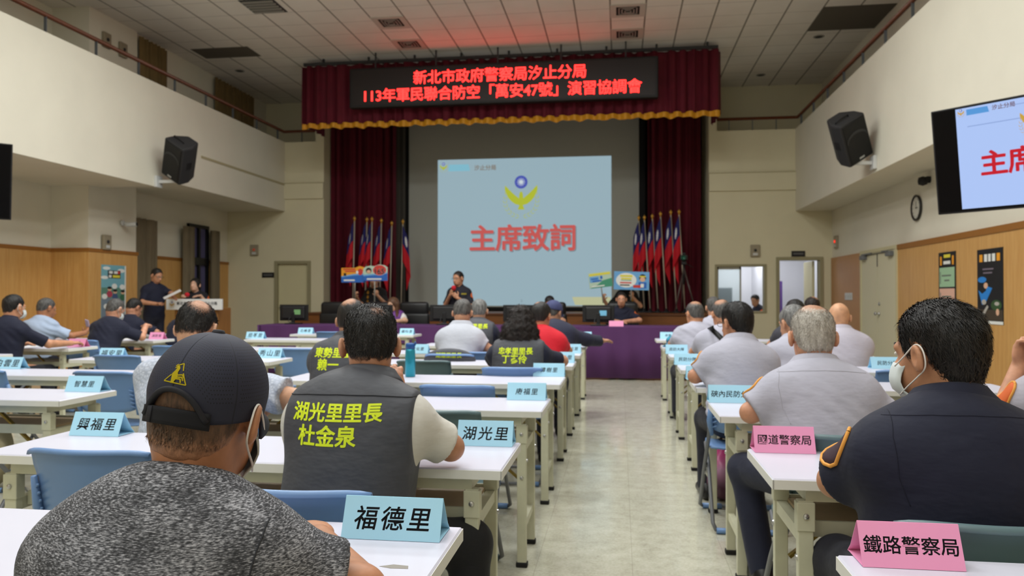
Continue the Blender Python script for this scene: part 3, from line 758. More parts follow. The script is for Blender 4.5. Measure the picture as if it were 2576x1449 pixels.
# control room
CR = mat('control_room_paint', (226, 226, 230), .8)
m = MB(); m.box(SX1+.1, 4.7, 20.2, 20.3, 0, 2.6); m.box(4.6, 4.7, FY+.2, 20.2, 0, 2.6); m.box(SX1+.1, 4.7, FY+.2, 20.3, 2.58, 2.64); m.box(SX1+.1, SX1+.13, FY+.2, 20.3, 0, 2.6)
struct(m.build('wall_control_room', CR)); struct(box('control_room_partition', CR, 3.3, 3.36, 18.4, 20.2, 0, 2.58))
# doors and windows
d = box('door_1', DOORM, -8.03, -7.27, FY+.05, FY+.09, 0, 2.05); struct(d)
m = MB(); m.box(-8.1, -8.02, FY-.03, FY+.1, 0, 2.12); m.box(-7.28, -7.2, FY-.03, FY+.1, 0, 2.12); m.box(-8.02, -7.28, FY-.03, FY+.1, 2.05, 2.12); m.build('door_frame', DOORF, d)
m = MB(); m.lathe([(.025, 0), (.03, .03), (.028, .06)], n=14, M=T(-7.95, FY+.05, 1.02) @ R(PI/2, 'X')); m.build('door_handle', STEEL, d, True)
d = empty('door_2'); struct(d); tag(d, 'open doorway with beige frame into the bright control room', 'doorway')
m = MB(); m.box(3.34, 3.41, FY-.03, FY+.22, 0, 2.13); m.box(4.24, 4.31, FY-.03, FY+.22, 0, 2.13); m.box(3.41, 4.24, FY-.03, FY+.22, 2.06, 2.13); m.build('door_frame', DOORF, d)
m = MB(); m.rbox(4.14, 4.19, FY+.22, FY+1.0, 0, 2.05, .004); m.build('door_leaf', DOORM, d)
d = empty('door_3'); struct(d); tag(d, 'cream double door with a door closer in the right wall', 'door')
m = MB(); m.box(XR-.035, XR, 13.34, 14.26, 0, 2.06); m.box(XR-.035, XR, 14.28, 15.16, 0, 2.06); m.build('door_leaf', mat('door_cream_light', (214, 208, 178), .55), d)
m = MB(); m.box(XR-.05, XR, 13.28, 13.34, 0, 2.12); m.box(XR-.05, XR, 15.16, 15.22, 0, 2.12); m.box(XR-.05, XR, 13.34, 15.16, 2.06, 2.12); m.build('door_frame', DOORM, d)
for y, s in ((13.55, 1), (14.95, -1)):
    m = MB(); m.rbox(XR-.11, XR-.035, y-.11, y+.11, 1.95, 2.03, .012); m.bar((XR-.1, y, 2.04), (XR-.06, y+s*.42, 2.05), .02); m.build('door_closer', GREYM, d)
m = MB(); m.bar((XR-.05, 13.5, 2.03), (XR-.05, 15.0, 2.03), .012); m.box(XR-.045, XR-.03, 14.25, 14.27, 1.8, 2.02); m.build('flush_bolt', DGREY, d)
m = MB(); m.lathe([(.028, 0), (.03, .02), (.012, .025), (.012, .05), (.03, .055), (.034, .075), (.02, .09)], n=16, M=T(XR-.035, 14.16, .98) @ R(-PI/2, 'Y')); m.build('door_knob', STEEL, d, True)
m = MB(); m.lathe([(.03, 0), (.03, .015)], n=14, M=T(XR-.035, 14.16, 1.15) @ R(-PI/2, 'Y')); m.build('deadlock', STEEL, d, True)
# sliding window to the control room
wn = empty('window_1'); struct(wn); tag(wn, 'sliding control-room window in the front wall', 'window')
m = MB(); m.box(2.05, 2.1, FY-.02, FY+.2, .92, 1.98); m.box(3.09, 3.14, FY-.02, FY+.2, .92, 1.98); m.box(2.1, 3.09, FY-.02, FY+.2, 1.93, 1.98); m.box(2.1, 3.09, FY-.02, FY+.2, .92, .96); m.build('window_frame', DOORF, wn)
m = MB()
for x0, x1, y in ((2.1, 2.62, FY+.06),):
    m.box(x0, x0+.035, y, y+.03, .96, 1.93); m.box(x1-.035, x1, y, y+.03, .96, 1.93); m.box(x0, x1, y, y+.03, .96, 1.0); m.box(x0, x1, y, y+.03, 1.87, 1.93)
sf = m.build('sliding_sash', ALU, wn)
gm = bpy.data.materials.new('clear_glass'); gm.use_nodes = True; nb = gm.node_tree.nodes['Principled BSDF']
nb.inputs['Base Color'].default_value = (.8, .88, .85, 1); nb.inputs['Transmission Weight'].default_value = 1; nb.inputs['Roughness'].default_value = .12; nb.inputs['IOR'].default_value = 1.1
box('pane', gm, 2.135, 2.585, FY+.072, FY+.078, 1.0, 1.87, sf)
# dark window with curtains in the left wall
wn = empty('window_2'); struct(wn); tag(wn, 'dark window with black frame between two curtains in the left wall', 'window')
m = MB()
for y in (15.56, 15.95, 16.3): m.box(-9.32, -9.24, y, y+.07, .9, 2.85)
for z in (.9, 1.98, 2.8): m.box(-9.32, -9.235, 15.56, 16.37, z, z+(.16 if z == 1.98 else .07))
m.build('window_frame', mat('black_frame', (16, 16, 20), .4), wn)
box('pane', mat('dusk_glass', (96, 92, 128), .08, spec=.8), -9.31, -9.295, 15.6, 16.33, .95, 2.82, wn)
def curtain(name, axis, a0, a1, pos, z0, z1, amp, n, m, parent=None, label=None, cat='curtain', group=None, gather=0, smooth=True):
    """hanging folded cloth with thickness; axis 'x' runs along X at y=pos, 'y' along Y at x=pos"""
    k = n*10; P = []; r = np.random.default_rng(int(abs(a0*37+pos*11)*10) % 9999); ph = np.cumsum(r.uniform(.6, 1.4, n+2)); ph = ph/ph[-1]*n
    for side in (0, 1):
        for zz in (z1, z0):
            row = []
            for i in range(k+1):
                t = i/k; q = np.interp(t*(n+1), np.arange(n+2), ph); u = a0+(a1-a0)*t
                dd = amp*math.sin(2*PI*q)+.35*amp*math.sin(4.7*PI*q+1)+side*.012
                if zz == z0: dd *= 1.15
                row.append((u, pos+dd, zz) if axis == 'x' else (pos+dd, u, zz))
            P.append(row)
    b = MB(); w_ = k+1; b.v = [p for q in P for p in q]
    for i in range(k): b.f += [(i, i+1, w_+i+1, w_+i), (3*w_+i, 3*w_+i+1, 2*w_+i+1, 2*w_+i), (w_+i, w_+i+1, 3*w_+i+1, 3*w_+i), (2*w_+i, 2*w_+i+1, i+1, i)]
    b.f += [(0, w_, 3*w_, 2*w_), (w_-1, 3*w_-1, 4*w_-1, 2*w_-1)]; b.mi = [0]*len(b.f)
    o = b.build(name, m, parent, smooth, auto=1.0)
    if label: tag(o, label, cat, group)
    return o
CUR = mat('taupe_curtain', (118, 106, 84), .9, var=.1, vscale=6, stretch=(6, 6, .5)); CURU = mat('gallery_curtain', (112, 92, 56), .9, var=.1, vscale=6)
curtain('curtain', 'y', 13.5, 14.2, -9.12, .0, 2.78, .035, 4, CUR, label='taupe curtain hanging beside the pillar, behind the standing officer')
curtain('curtain', 'y', 15.2, 15.6, -9.16, .0, 2.78, .035, 3, CUR, label='narrow taupe curtain drawn to the near side of the dark window')
curtain('curtain', 'y', 16.32, 16.66, -9.16, .0, 2.78, .035, 3, CUR, label='narrow taupe curtain on the far side of the dark window')
curtain('curtain', 'y', 13.24, 14.12, -8.88, 4.0, 6.14, .03, 7, CURU, label='brown gallery curtain beside the upper part of the pillar')
curtain('curtain', 'y', 15.95, 17.75, -8.88, 4.0, 6.14, .03, 12, CURU, label='wide brown gallery curtain near the dark front corner of the gallery')
curtain('curtain', 'y', 9.0, 9.62, -9.5, 4.0, 6.14, .03, 5, CURU, label='brown gallery curtain at the top left corner of the photo')
# handrails
def rail(label, x, y1, z, xs, side, xe):
    r_ = empty('gallery_handrail', (0, 0, 0), 0, label, 'handrail')
    MB().tube([(x, -3.5, z), (x, y1, z), (xe, y1, z)], .034, 10).build('rail', RAILW, r_, True)
    y = 9.69
    while y > -3: y -= 1.05
    while y < y1:
        m = MB(); m.box(x-.02, x+.02, y-.006, y+.006, xs, z-.02); m.box(x-.03, x+.03, y-.03, y+.03, xs, xs+.008); m.build('post', RAILM, r_); y += 1.05
    xx = x+side*.45
    while (xx-xe)*side < 0: 
        m = MB(); m.box(xx-.006, xx+.006, y1-.02, y1+.02, xs, z-.02); m.build('post', RAILM, r_); xx += side*.5
rail('brown wooden handrail on grey posts along the left gallery parapet', -7.92, 17.38, 5.2, 4.93, 1, -6.95)
rail('brown wooden handrail on grey posts along the right gallery parapet', 3.82, 17.38, 5.17, 4.89, -1, 2.0)
# ceiling fittings
for x, y, lb in ((-4.06, 13.36, 'square ceiling air diffuser far from the stage, above the left of the red sign'), (-4.06, 14.56, 'square ceiling air diffuser right above the start of the red sign'),
                 (.14, 13.36, 'square ceiling air diffuser far from the stage, on the right half of the ceiling'), (.14, 14.56, 'square ceiling air diffuser near the right end of the red sign')):
    t = empty('ceiling_diffuser', (x, y, CZ), 0, lb, 'air vent', 'square ceiling diffusers')
    m = MB(); m.box(-.3, .3, -.3, -.2, -.012, 0); m.box(-.3, .3, .2, .3, -.012, 0); m.box(-.3, -.2, -.2, .2, -.012, 0); m.box(.2, .3, -.2, .2, -.012, 0); m.build('frame', mat('vent_white', (190, 184, 172), .6), t)
    box('backing', DARKB, -.2, .2, -.2, .2, -.004, -.001, t)
    for q in (.05, .1, .15):
        m = MB()
        for k in range(4):
            m.box(-q-.012, q+.012, q-.01, q+.012, -.03+q*.12, -.02+q*.12, R(k*PI/2, 'Z'))
        m.build('louver', mat('vent_grey', (150, 146, 138), .6), t)
t = empty('linear_vent', (-5.98, 12.3, CZ), 0, 'dark slotted ceiling vent at the top edge of the photo', 'air vent')
box('frame', DGREY, -.3, .3, -.3, .3, -.01, 0, t)
for k in range(5): box('slat', mat('vent_grey', (150, 146, 138)), -.27, .27, -.24+k*.11, -.2+k*.11, -.03, -.008, t)
for x0, x1, y0, y1, lb in ((-8.46, -7.26, 14.25, 14.85, 'dark return-air panel in the ceiling above the left gallery'), (3.44, 4.64, 13.66, 14.86, 'dark return-air panel in the ceiling above the right gallery')):
    o = box('return_grille', mat('return_grille', (92, 86, 76), .8), x0, x1, y0, y1, CZ-.008, CZ+.01); tag(o, lb, 'air vent')
for x, y, lb in ((-8.2, 15.76, 'small round downlight in the ceiling over the left gallery curtain'), (3.73, 15.2, 'small round downlight in the ceiling above the right gallery rail'), (3.1, 17.66, 'small round downlight in the ceiling near the front right corner')):
    t = empty('downlight', (x, y, CZ), 0, lb, 'downlight')
    MB().lathe([(.1, 0), (.1, -.01), (.075, -.012)], n=20).build('trim_ring', mat('vent_grey', (150, 146, 138)), t)
    MB().lathe([(.07, -.013), (.06, -.014)], n=20).build('lens', DGREY, t)
# ------------------------------------------------------------------ stage: valance, LED sign, curtains, screen
vl = empty('stage_valance', (0, 0, 0), 0, 'crimson stage valance with gold scalloped hem behind the red lettering', 'curtain')
vy = 15.25
curtain('drape', 'x', -6.52, 1.9, vy, 4.84, 6.06, .05, 34, REDC, vl)
P = []; P2 = []; n = 34*10
r_ = np.random.default_rng(3)
for i in range(n+1):
    t = i/n; x = -6.53+8.44*t; y = vy-.03+.05*math.sin(34*2*PI*t); s = .035*abs(math.sin(PI*19*t+.3))
    P.append([(x, y-.012, 4.86), (x, y-.02, 4.73+s), (x, y+.012, 4.73+s), (x, y+.012, 4.86)])
b = MB(); b.grid([[p[j] for p in P] for j in (0, 1, 2, 3, 0)]); b.build('gold_fringe', GOLD, vl, True, auto=.9)
for y0, y1, x in ((vy, 16.4, -6.52), (vy, 16.4, 1.9)): curtain('side_drape', 'y', y0, y1, x, 4.84, 6.06, .03, 4, REDC, vl)
m = MB(); m.box(-6.5, 1.88, vy-.06, vy+.0, 6.06, 6.12); m.build('track', DGREY, vl)
for k in range(9): MB().box(-6.1+k*.97, -6.06+k*.97, vy-.03, vy+.01, 6.1, CZ).build('hanger', DGREY, vl)
led = empty('led_sign', (0, 0, 0), 0, 'long black LED sign with two lines of glowing red characters', 'sign')
ly = 14.92
m = MB(); m.rbox(-5.41, .73, ly, ly+.16, 5.08, 5.88, .02); m.build('housing', mat('led_black', (16, 15, 16), .55), led)
m = MB(); m.box(-5.35, .67, ly-.006, ly+.002, 5.13, 5.83); m.build('display_face', mat('led_face', (30, 22, 22), .5), led)
LR = emis('led_red', (255, 44, 40), 4.6)
text('新北市政府警察局汐止分局', .288, LR, led, T(-2.36, ly-.012, 5.645), bold=.013, spacing=1.0, depth=.004)
text('113年軍民聯合防空「萬安47號」演習協調會', .288, LR, led, T(-2.335, ly-.012, 5.315), bold=.013, spacing=.985, depth=.004)
for k in range(5): MB().box(-4.9+k*1.25, -4.87+k*1.25, ly+.06, ly+.09, 5.86, CZ).build('hanger', DGREY, led)
curtain('stage_curtain', 'x', -6.86, -5.28, 17.75, .93, 5.9, .07, 9, REDC, label='crimson stage curtain on the left of the projection screen', group=None)
curtain('stage_curtain', 'x', .62, 1.8, 17.75, .93, 5.9, .07, 7, REDC, label='crimson stage curtain on the right of the projection screen')
curtain('stage_drape', 'x', -5.5, -5.12, 18.0, .93, 5.9, .03, 3, mat('grey_drape', (70, 66, 60), .9), label='narrow dark grey drape between the left curtain and the screen')
scr = empty('projection_screen', (0, 18.2, 0), 0, 'large grey projection screen above the stage showing a pale blue slide', 'projection screen')
box('fabric', SCREENM, -5.08, .44, -.01, .0, 1.03, 5.55, scr)
m = MB(); m.box(-5.12, .48, -.015, .03, .95, 1.03); m.box(.44, .58, -.012, .01, .95, 5.55); m.box(-5.2, -5.08, -.012, .01, .95, 5.55); m.build('border', DARKB, scr)
# slide: projector light put in as glowing panels on the screen fabric
def emblem(parent, cx, cz, s, y, gold, blue, white, ps=1):
    g = parent
    m = MB(); m.disc(cx, cz+.42*s, .19*s, .19*s, y); m.build('emblem_disc', blue, g)
    m = MB(); m.disc(cx, cz+.42*s, .06*s, .06*s, y-.003)
    for k in range(12):
        a = k*PI/6; m.poly([(cx+s*(.135*math.sin(a)), cz+s*(.42+.135*math.cos(a))), (cx+s*.072*math.sin(a-.2), cz+s*(.42+.072*math.cos(a-.2))), (cx+s*.072*math.sin(a+.2), cz+s*(.42+.072*math.cos(a+.2)))], y-.003)
    m.build('emblem_sun', white, g)
    m = MB()
    for e in (-1, 1):
        P = lambda q: [(cx+e*a*s, cz+b*s) for a, b in q][::e]
        m.poly(P([(.02, -.1), (.1, -.02), (.2, .06), (.32, .17), (.47, .33), (.48, .2), (.43, .08), (.37, -.04), (.28, -.14), (.17, -.22), (.05, -.25)]), y)
        for k in range(9):
            a = math.radians(-78+k*14.5); rx, rz = .47, .47; px, pz = cx+e*rx*s*math.cos(a), cz+(-.12+rz*math.sin(a))*s
            t = a+PI/2; l = .085*s; nx, nz = math.cos(t)*e, math.sin(t)
            for o in (-1, 1):
                ox, oz = -nz*o*.045*s, nx*o*.045*s
                m.poly([(px-nx*l*.4, pz-nz*l*.4), (px+ox, pz+oz), (px+nx*l+ox*1.6, pz+nz*l+oz*1.6)], y+.0005*o)
    m.poly([(cx-.05*s, cz-.3*s), (cx-.07*s, cz-.1*s), (cx-.05*s, cz+.08*s), (cx-.03*s, cz+.13*s), (cx, cz+.15*s), (cx+.03*s, cz+.13*s), (cx+.05*s, cz+.08*s), (cx+.07*s, cz-.1*s), (cx+.05*s, cz-.3*s)], y-.002)
    m.poly([(cx-.1*s, cz-.38*s), (cx+.1*s, cz-.38*s), (cx+.04*s, cz-.22*s), (cx-.04*s, cz-.22*s)], y-.0022)
    m.build('emblem_bird', gold, g)
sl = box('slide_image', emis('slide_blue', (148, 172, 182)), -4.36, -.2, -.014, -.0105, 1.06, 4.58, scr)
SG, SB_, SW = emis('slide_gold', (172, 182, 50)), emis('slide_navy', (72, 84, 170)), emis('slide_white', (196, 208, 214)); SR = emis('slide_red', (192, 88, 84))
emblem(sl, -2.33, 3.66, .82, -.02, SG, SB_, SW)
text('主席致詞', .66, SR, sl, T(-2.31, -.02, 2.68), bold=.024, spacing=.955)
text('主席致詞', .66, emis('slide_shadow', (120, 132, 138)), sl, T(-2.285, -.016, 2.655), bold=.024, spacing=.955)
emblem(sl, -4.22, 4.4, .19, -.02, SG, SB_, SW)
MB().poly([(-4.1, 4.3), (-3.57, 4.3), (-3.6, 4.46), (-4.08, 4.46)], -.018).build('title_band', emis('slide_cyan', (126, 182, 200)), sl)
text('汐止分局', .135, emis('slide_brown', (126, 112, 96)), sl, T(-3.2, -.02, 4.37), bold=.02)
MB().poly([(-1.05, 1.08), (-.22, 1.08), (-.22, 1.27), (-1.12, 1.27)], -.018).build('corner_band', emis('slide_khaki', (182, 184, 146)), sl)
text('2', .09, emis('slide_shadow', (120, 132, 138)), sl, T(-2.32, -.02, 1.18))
# flags
def flag_mat():
    g = NT('flag_cloth', (150, 20, 30), .8); uv = g.coords('UV'); sp = g.n('ShaderNodeSeparateXYZ'); g.l(uv, sp.inputs[0]); u, v = sp.outputs[0], sp.outputs[1]
    can = g.math('MULTIPLY', g.math('LESS_THAN', u, .5), g.math('GREATER_THAN', v, .5))
    du = g.math('MULTIPLY', g.math('SUBTRACT', u, .25), 1.5); dv = g.math('SUBTRACT', v, .75)
    r2 = g.math('SQRT', g.math('ADD', g.math('MULTIPLY', du, du), g.math('MULTIPLY', dv, dv)))
    an = g.math('ARCTAN2', dv, du); ray = g.math('MULTIPLY', g.math('ABSOLUTE', g.math('SUBTRACT', g.math('FRACT', g.math('MULTIPLY', an, 12/(2*PI))), .5)), .09)
    sun = g.math('LESS_THAN', r2, g.math('ADD', .105, ray))
    c = g.mix(can, (186, 18, 34), (28, 28, 92)); c = g.mix(g.math('MULTIPLY', can, sun), c, (232, 232, 232)); g.col(c); return g.m
FLAGM = flag_mat(); POLE = mat('flag_pole', (176, 168, 150), .4, .1); FIN = mat('gold_finial', (200, 150, 60), .35, .7)
def flag(x, y, z, lean, side, label, group):
    t = empty('national_flag', (x, y, .93), 0, label, 'flag', group); H_ = z-.93
    top = Vector((lean, 0, H_)); MB().tube([(0, 0, .02), top], .014, 8).build('pole', POLE, t, True)
    MB().lathe([(.004, .0), (.02, .01), (.012, .03), (.034, .06), (.034, .08), (.012, .11), (.002, .13)], (lean, 0, H_-.02), 12).build('finial', FIN, t, True)
    MB().lathe([(.13, 0), (.13, .015), (.03, .04), (.025, .09)], n=18).build('base', BLACK, t, True)
    nu, nv = 28, 16; P = []
    for j in range(nv+1):
        v = j/nv; row = []
        for i in range(nu+1):
            u = i/nu; zz = H_-.05-(1-v)*.80-u*.66; tt = zz/H_; k = min(u, .5)/.5
            px = lean*tt+side*(.012+.17*k**.8-(.10*(u-.5)/.5 if u > .5 else 0))*(.75+.35*(1-v)); row.append((px, -.02-.035*math.sin(k*PI*1.5+v)+(.05*(u-.5)/.5+.03 if u > .5 else 0), zz))
        P.append(row)
    b = MB(); b.grid(P); o = b.build('cloth', FLAGM, t, True, solid=.006)
    me = o.data; ul = me.uv_layers.new(name='UVMap'); vi = np.empty(len(me.loops), np.int32); me.loops.foreach_get('vertex_index', vi)
    ul.data.foreach_set('uv', np.stack([(vi % (nu+1))/nu, (vi//(nu+1))/nv], 1).astype(np.float32).ravel())
places = ['outermost', 'second from the outside', 'third from the outside', 'third from the screen', 'second from the screen', 'next to the screen']
for k, (x, z) in enumerate(((-5.97, 3.0), (-5.7, 2.98), (-5.56, 2.98), (-5.36, 2.95), (-5.1, 2.88), (-4.86, 2.92))):
    flag(x-.03, 16.8+.06*(k % 2), z, .04, -1 if k < 5 else 1, 'hanging red and blue national flag in the left stage row, '+places[k], 'flags on the left of the stage')
for k, (x, z) in enumerate(((1.25, 3.04), (1.08, 3.04), (.86, 3.0), (.69, 2.96), (.52, 2.93), (.4, 2.93))):
    flag(x+.12, 16.8+.06*(k % 2), z, -.12, -1, 'hanging red and blue national flag in the right stage row, '+places[k], 'flags on the right of the stage')
# tripod with a camera on the stage
tp = empty('camera_tripod', (1.3, 16.2, .93), 0, 'black camera on a tall tripod in front of the right flags', 'tripod')
for a in (-.9, 1.2, 3.3): MB().tube([(0, 0, .92), (.26*math.sin(a), -.26*math.cos(a), .0)], [.018, .011], 8).build('leg', mat('tripod_grey', (84, 74, 70), .4, .4), tp, True)
MB().tube([(0, 0, .6), (0, 0, 1.04)], .018, 8).build('column', BLACK, tp, True)
m = MB(); m.rbox(-.05, .05, -.05, .05, 1.0, 1.09, .015); m.tube([(0, .03, 1.05), (.2, .12, .95)], .008, 6); m.build('head', BLACK, tp)
m = MB(); m.rbox(-.07, .07, -.1, .12, 1.09, 1.2, .02); m.rbox(-.03, .03, -.06, .08, 1.2, 1.25, .01); cb = m.build('camera_body', BLACK, tp)
MB().lathe([(.045, 0), (.045, .05), (.036, .055), (.036, .04), (.004, .038)], n=18, M=T(-.02, -.1, 1.14) @ R(PI/2, 'X')).build('lens', mat('lens_green', (30, 90, 70), .15), cb, True)
# ------------------------------------------------------------------ folding tables
def make_table():
    t = empty('folding_table')
    m = MB(); m.rbox(-.9, .9, 0, .45, .708, .74, .004, seg=1); m.build('tabletop', WHITE, t)
    m = MB()
    for y in (-.001, .446): m.box(-.9, .9, y, y+.005, .7085, .736)
    for x in (-.901, .896): m.box(x, x+.005, -.001, .451, .7085, .736)
    m.build('edging', TEDGE, t)
    m = MB(); m.box(-.8, .8, .035, .06, .668, .708); m.box(-.8, .8, .39, .415, .668, .708); m.box(-.8, -.775, .06, .39, .668, .708); m.box(.775, .8, .06, .39, .668, .708); m.build('apron_frame', CREAMM, t)
    for x in (-.80, .80):
        for y in (.05, .40):
            m = MB(); m.box(x-.022, x+.022, y-.016, y+.016, .02, .67); m.box(x-.026, x+.026, y-.02, y+.02, .58, .665); l = m.build('leg', CREAMM, t, bevel=.003)
            MB().rbox(x-.027, x+.027, y-.021, y+.021, 0, .024, .004, seg=1).build('rubber_foot', RUBBER, l)
            sgn = -1 if y < .2 else 1
            for Mb in (T(x, y+sgn*.02, .625) @ R(-sgn*PI/2, 'X'), T(x, y+sgn*.016, .42) @ R(-sgn*PI/2, 'X'), T(x+(.022 if x > 0 else -.022), y, .5) @ R(PI/2 if x > 0 else -PI/2, 'Y')):
                MB().lathe([(.009, 0), (.008, .005), (.003, .007)], n=10, M=Mb).build('bolt', STEEL, l)
        m = MB(); m.box(x-.014, x+.014, .06, .39, .17, .205); m.build('crossbar', CREAMM, t)
        m = MB(); m.box(x-.016, x+.016, .06, .39, .54, .58); m.build('shelf_bracket', CREAMM, t)
        s = 1 if x < 0 else -1
        for y in (.1, .36):
            m = MB(); m.bar((x+s*.02, y, .40), (x+s*.36, y, .69), .022, .01); m.bar((x+s*.15, y-.005, .52), (x+s*.12, y-.005, .41), .014, .008); m.build('folding_brace', BRASS, t)
    m = MB(); m.box(-.78, .78, .1, .39, .578, .59); m.build('shelf', TAN, t)
    m = MB(); m.box(-.78, .78, .088, .1, .55, .597); m.box(-.78, .78, .39, .4, .57, .6); m.build('shelf_lip', CREAMM, t)
    return t
TABLE = make_table(); used = [0]
def table(x, y, label, group, z=0):
    t = TABLE if not used[0] else copy_tree(TABLE)
    used[0] = 1; t.location = (x, y, z); tag(t, label, 'table', group)
    return t
NROW = ['front', 'second', 'third', 'fourth', 'fifth', 'sixth', 'seventh', 'eighth']
MIDY = [1.30, 2.34, 3.57, 4.68, 5.93, 7.03, 8.22, 9.55]; RY = [1.22, 2.34, 3.54, 4.63, 5.74, 6.98, 8.2, 9.6]; LY = [3.59, 4.71, 5.97, 7.3, 9.05, 10.4]; LLY = [6.02, 7.2, 8.65, 9.9]
near = {0: 'nearest the camera, with the cap wearer at it', 1: 'where the vest wearer with yellow lettering sits', 2: 'with the dimple-shirted man, third from camera', 3: 'with the teal bottle on it', 4: 'where the curly haired woman sits',
        5: 'where the man in red sits, sixth from camera', 6: 'second nearest the purple head table', 7: 'nearest the purple head table'}
for i, y in enumerate(MIDY): table(-1.26, y, 'white table left of the aisle '+near[i], 'folding tables left of the aisle')
nr = {0: 'nearest the camera with a pink card', 1: 'where the masked navy officer sits', 2: 'where the white-haired man sits', 3: 'where the man with glasses sits', 4: 'fifth from the camera',
      5: 'where the man with a black strap sits', 6: 'with the teal bag on it', 7: 'farthest from the camera'}
for i, y in enumerate(RY): table(1.34, y, 'white table right of the aisle '+nr[i], 'folding tables right of the aisle')
nl = ['nearest, blue card at right end', 'second nearest, blue card at left end', 'with blue cards at both ends', 'fourth nearest, without people', 'fifth nearest, blue card at left end', 'farthest, in front of the purple cloth end']
for i, y in enumerate(LY): table(-3.74, y, 'white table, second column left of the aisle, '+nl[i], 'folding tables in the second left column')
nl2 = ['cut by the photo edge, with a pink card', 'under the arm of the masked officer', 'with a bowed navy officer and papers', 'farthest, near the podium']
for i, y in enumerate(LLY): table(-6.5, y, 'pale table by the left wall, '+nl2[i], 'folding tables by the left wall')

# ------------------------------------------------------------------ folding chairs
def make_chair(m_, tube):
    t = empty('folding_chair')
    # curved back shell with a rolled top
    P = []
    for zz, dy, thin in [(.53, .0, 0), (.56, -.004, 0), (.62, -.012, 0), (.69, -.024, 0), (.75, -.037, 0), (.788, -.047, 0), (.797, -.052, 0), (.799, -.058, 0), (.796, -.064, 0), (.786, -.067, 0)]:
        wv = .205 if zz > .6 else .205-.02*(.6-zz)/.07
        P.append([(wv*q, -.205+dy-.05*(1-q*q)+.006, zz-(.011*abs(q)**7 if zz > .7 else -.02*abs(q)**4)) for q in np.linspace(-1, 1, 17)])
    b = MB(); b.grid(P); b.build('backrest', m_, t, True, solid=.007)
    for s in (-1, 1):
        m = MB()
        for k in range(5): m.bar((s*.206, -.2-.006*k, .56+k*.026), (s*.176, -.232-.006*k, .575+k*.026), .007)
        m.tube([(s*.2, -.19, .52), (s*.21, -.212, .6), (s*.207, -.235, .7)], [.012, .017, .01], 8)
        m.build('side_fin', m_, t, True)
    P = []
    for yy in np.linspace(-.19, .2, 12):
        P.append([(.2*q*(1-.1*max(0, (yy-.1)/.1)**2), yy, .435-.012*(1-q*q)+.012*((yy-.05)/.2)**2-(.03*max(0, (yy-.15)/.05)**2)) for q in np.linspace(-1, 1, 13)])
    b = MB(); b.grid(P); b.build('seat', m_, t, True, solid=.012)
    for s in (-1, 1):
        MB().tube([(s*.205, -.222, .7), (s*.212, -.19, .52), (s*.215, .05, .27), (s*.217, .25, .03), (s*.2, .262, .0165)], .011, 8).build('front_leg', tube, t, True)
        MB().tube([(s*.195, .14, .42), (s*.195, .0, .33), (s*.196, -.22, .05), (s*.18, -.243, .0165)], .011, 8).build('rear_leg', tube, t, True)
        for q in ([(s*.2, .262, .0165), (s*.09, .262, .0165)], [(s*.18, -.243, .0165), (s*.08, -.243, .0165)]): MB().tube(q, .0165, 8).build('floor_pad', m_, t, True)
        MB().lathe([(.018, 0), (.018, .012)], n=10, M=T(s*.212, .05, .27) @ R(PI/2, 'Y')).build('hinge', STEEL, t)
    MB().tube([(-.2, .262, .0165), (.2, .262, .0165)], .0105, 8).build('front_floor_bar', tube, t, True)
    MB().tube([(-.18, -.243, .0165), (.18, -.243, .0165)], .0105, 8).build('rear_floor_bar', tube, t, True)
    return t
CH = {'b': make_chair(BLUEP, GREYM), 'g': make_chair(GREENP, GREYM)}; CU = {'b': 0, 'g': 0}
def chair(x, y, label, k='b', rz=0):
    t = CH[k] if not CU[k] else copy_tree(CH[k])
    CU[k] = 1; t.location = (x, y, 0); t.rotation_euler = (0, 0, rz); tag(t, label, 'chair', 'folding chairs')
    return t
# ------------------------------------------------------------------ tent cards
def card(txt, x, y, pink, label, wid=.205, size=.052, z=.74, rz=0, hgt=.085, shear=.12, base=.1):
    t = empty('name_card', (x, y, z+.0005), rz, label, 'name card', 'name cards'); w2 = wid/2; pm = CARDP if pink else CARDB; ap = .036
    P = [(-.0, 0), (ap, hgt), (base, 0), (.004, .0005), (base-.006, .001), (ap, hgt-.004), (.0035, .0008)]
    m = MB()
    th = .0012
    def sheet(a, b):
        n = Vector((0, b[1]-a[1], -(b[0]-a[0]))).normalized()*th
        vs = []
        for xx in (-w2, w2):
            for p in (a, b): vs += [(xx, p[0], p[1]), (xx, p[0]-n.y, p[1]-n.z)]
        m.add(vs, [(0, 2, 6, 4), (1, 5, 7, 3), (0, 4, 5, 1), (2, 3, 7, 6), (0, 1, 3, 2), (4, 6, 7, 5)])
    sheet((0, 0), (ap, hgt)); sheet((ap, hgt), (base-.02, hgt*.22)); sheet((base-.02, hgt*.22), (base, 0)); sheet((.002, .0016), (base-.002, .0016)); m.build('folded_card', pm, t)
    if txt:
        ang = math.atan2(ap, hgt); L = math.hypot(ap, hgt)
        text(txt, size, INK, t, T(0, 0, 0) @ R(-ang, 'X') @ T(0, -.0012, L*.5), bold=.012, shear=shear, spacing=1.22 if len(txt) < 4 else 1.0, depth=.0004)
    return t
BL = 'light blue name card lettered '
card('福德里', -.497, 1.63, 0, BL+'福德里 on the table nearest the camera', .222, .054)
card('湖光里', -.478, 2.70, 0, BL+'湖光里 to the right of the dark vest', .2)
card('興福里', -1.985, 2.69, 0, BL+'興福里 beside the cap, left end of the table', .205, .05)
card('康福里', -.478, 3.93, 0, BL+'康福里 on the third table along the aisle', .2, .036)
card('樟樹里', -.472, 5.12, 0, BL+'樟樹里 in front of the curly haired woman', .21, .036)
card('忠孝里', -.45, 6.2, 0, 'blue name card half hidden behind the curly haired woman, on the fifth aisle table', .17, .04)
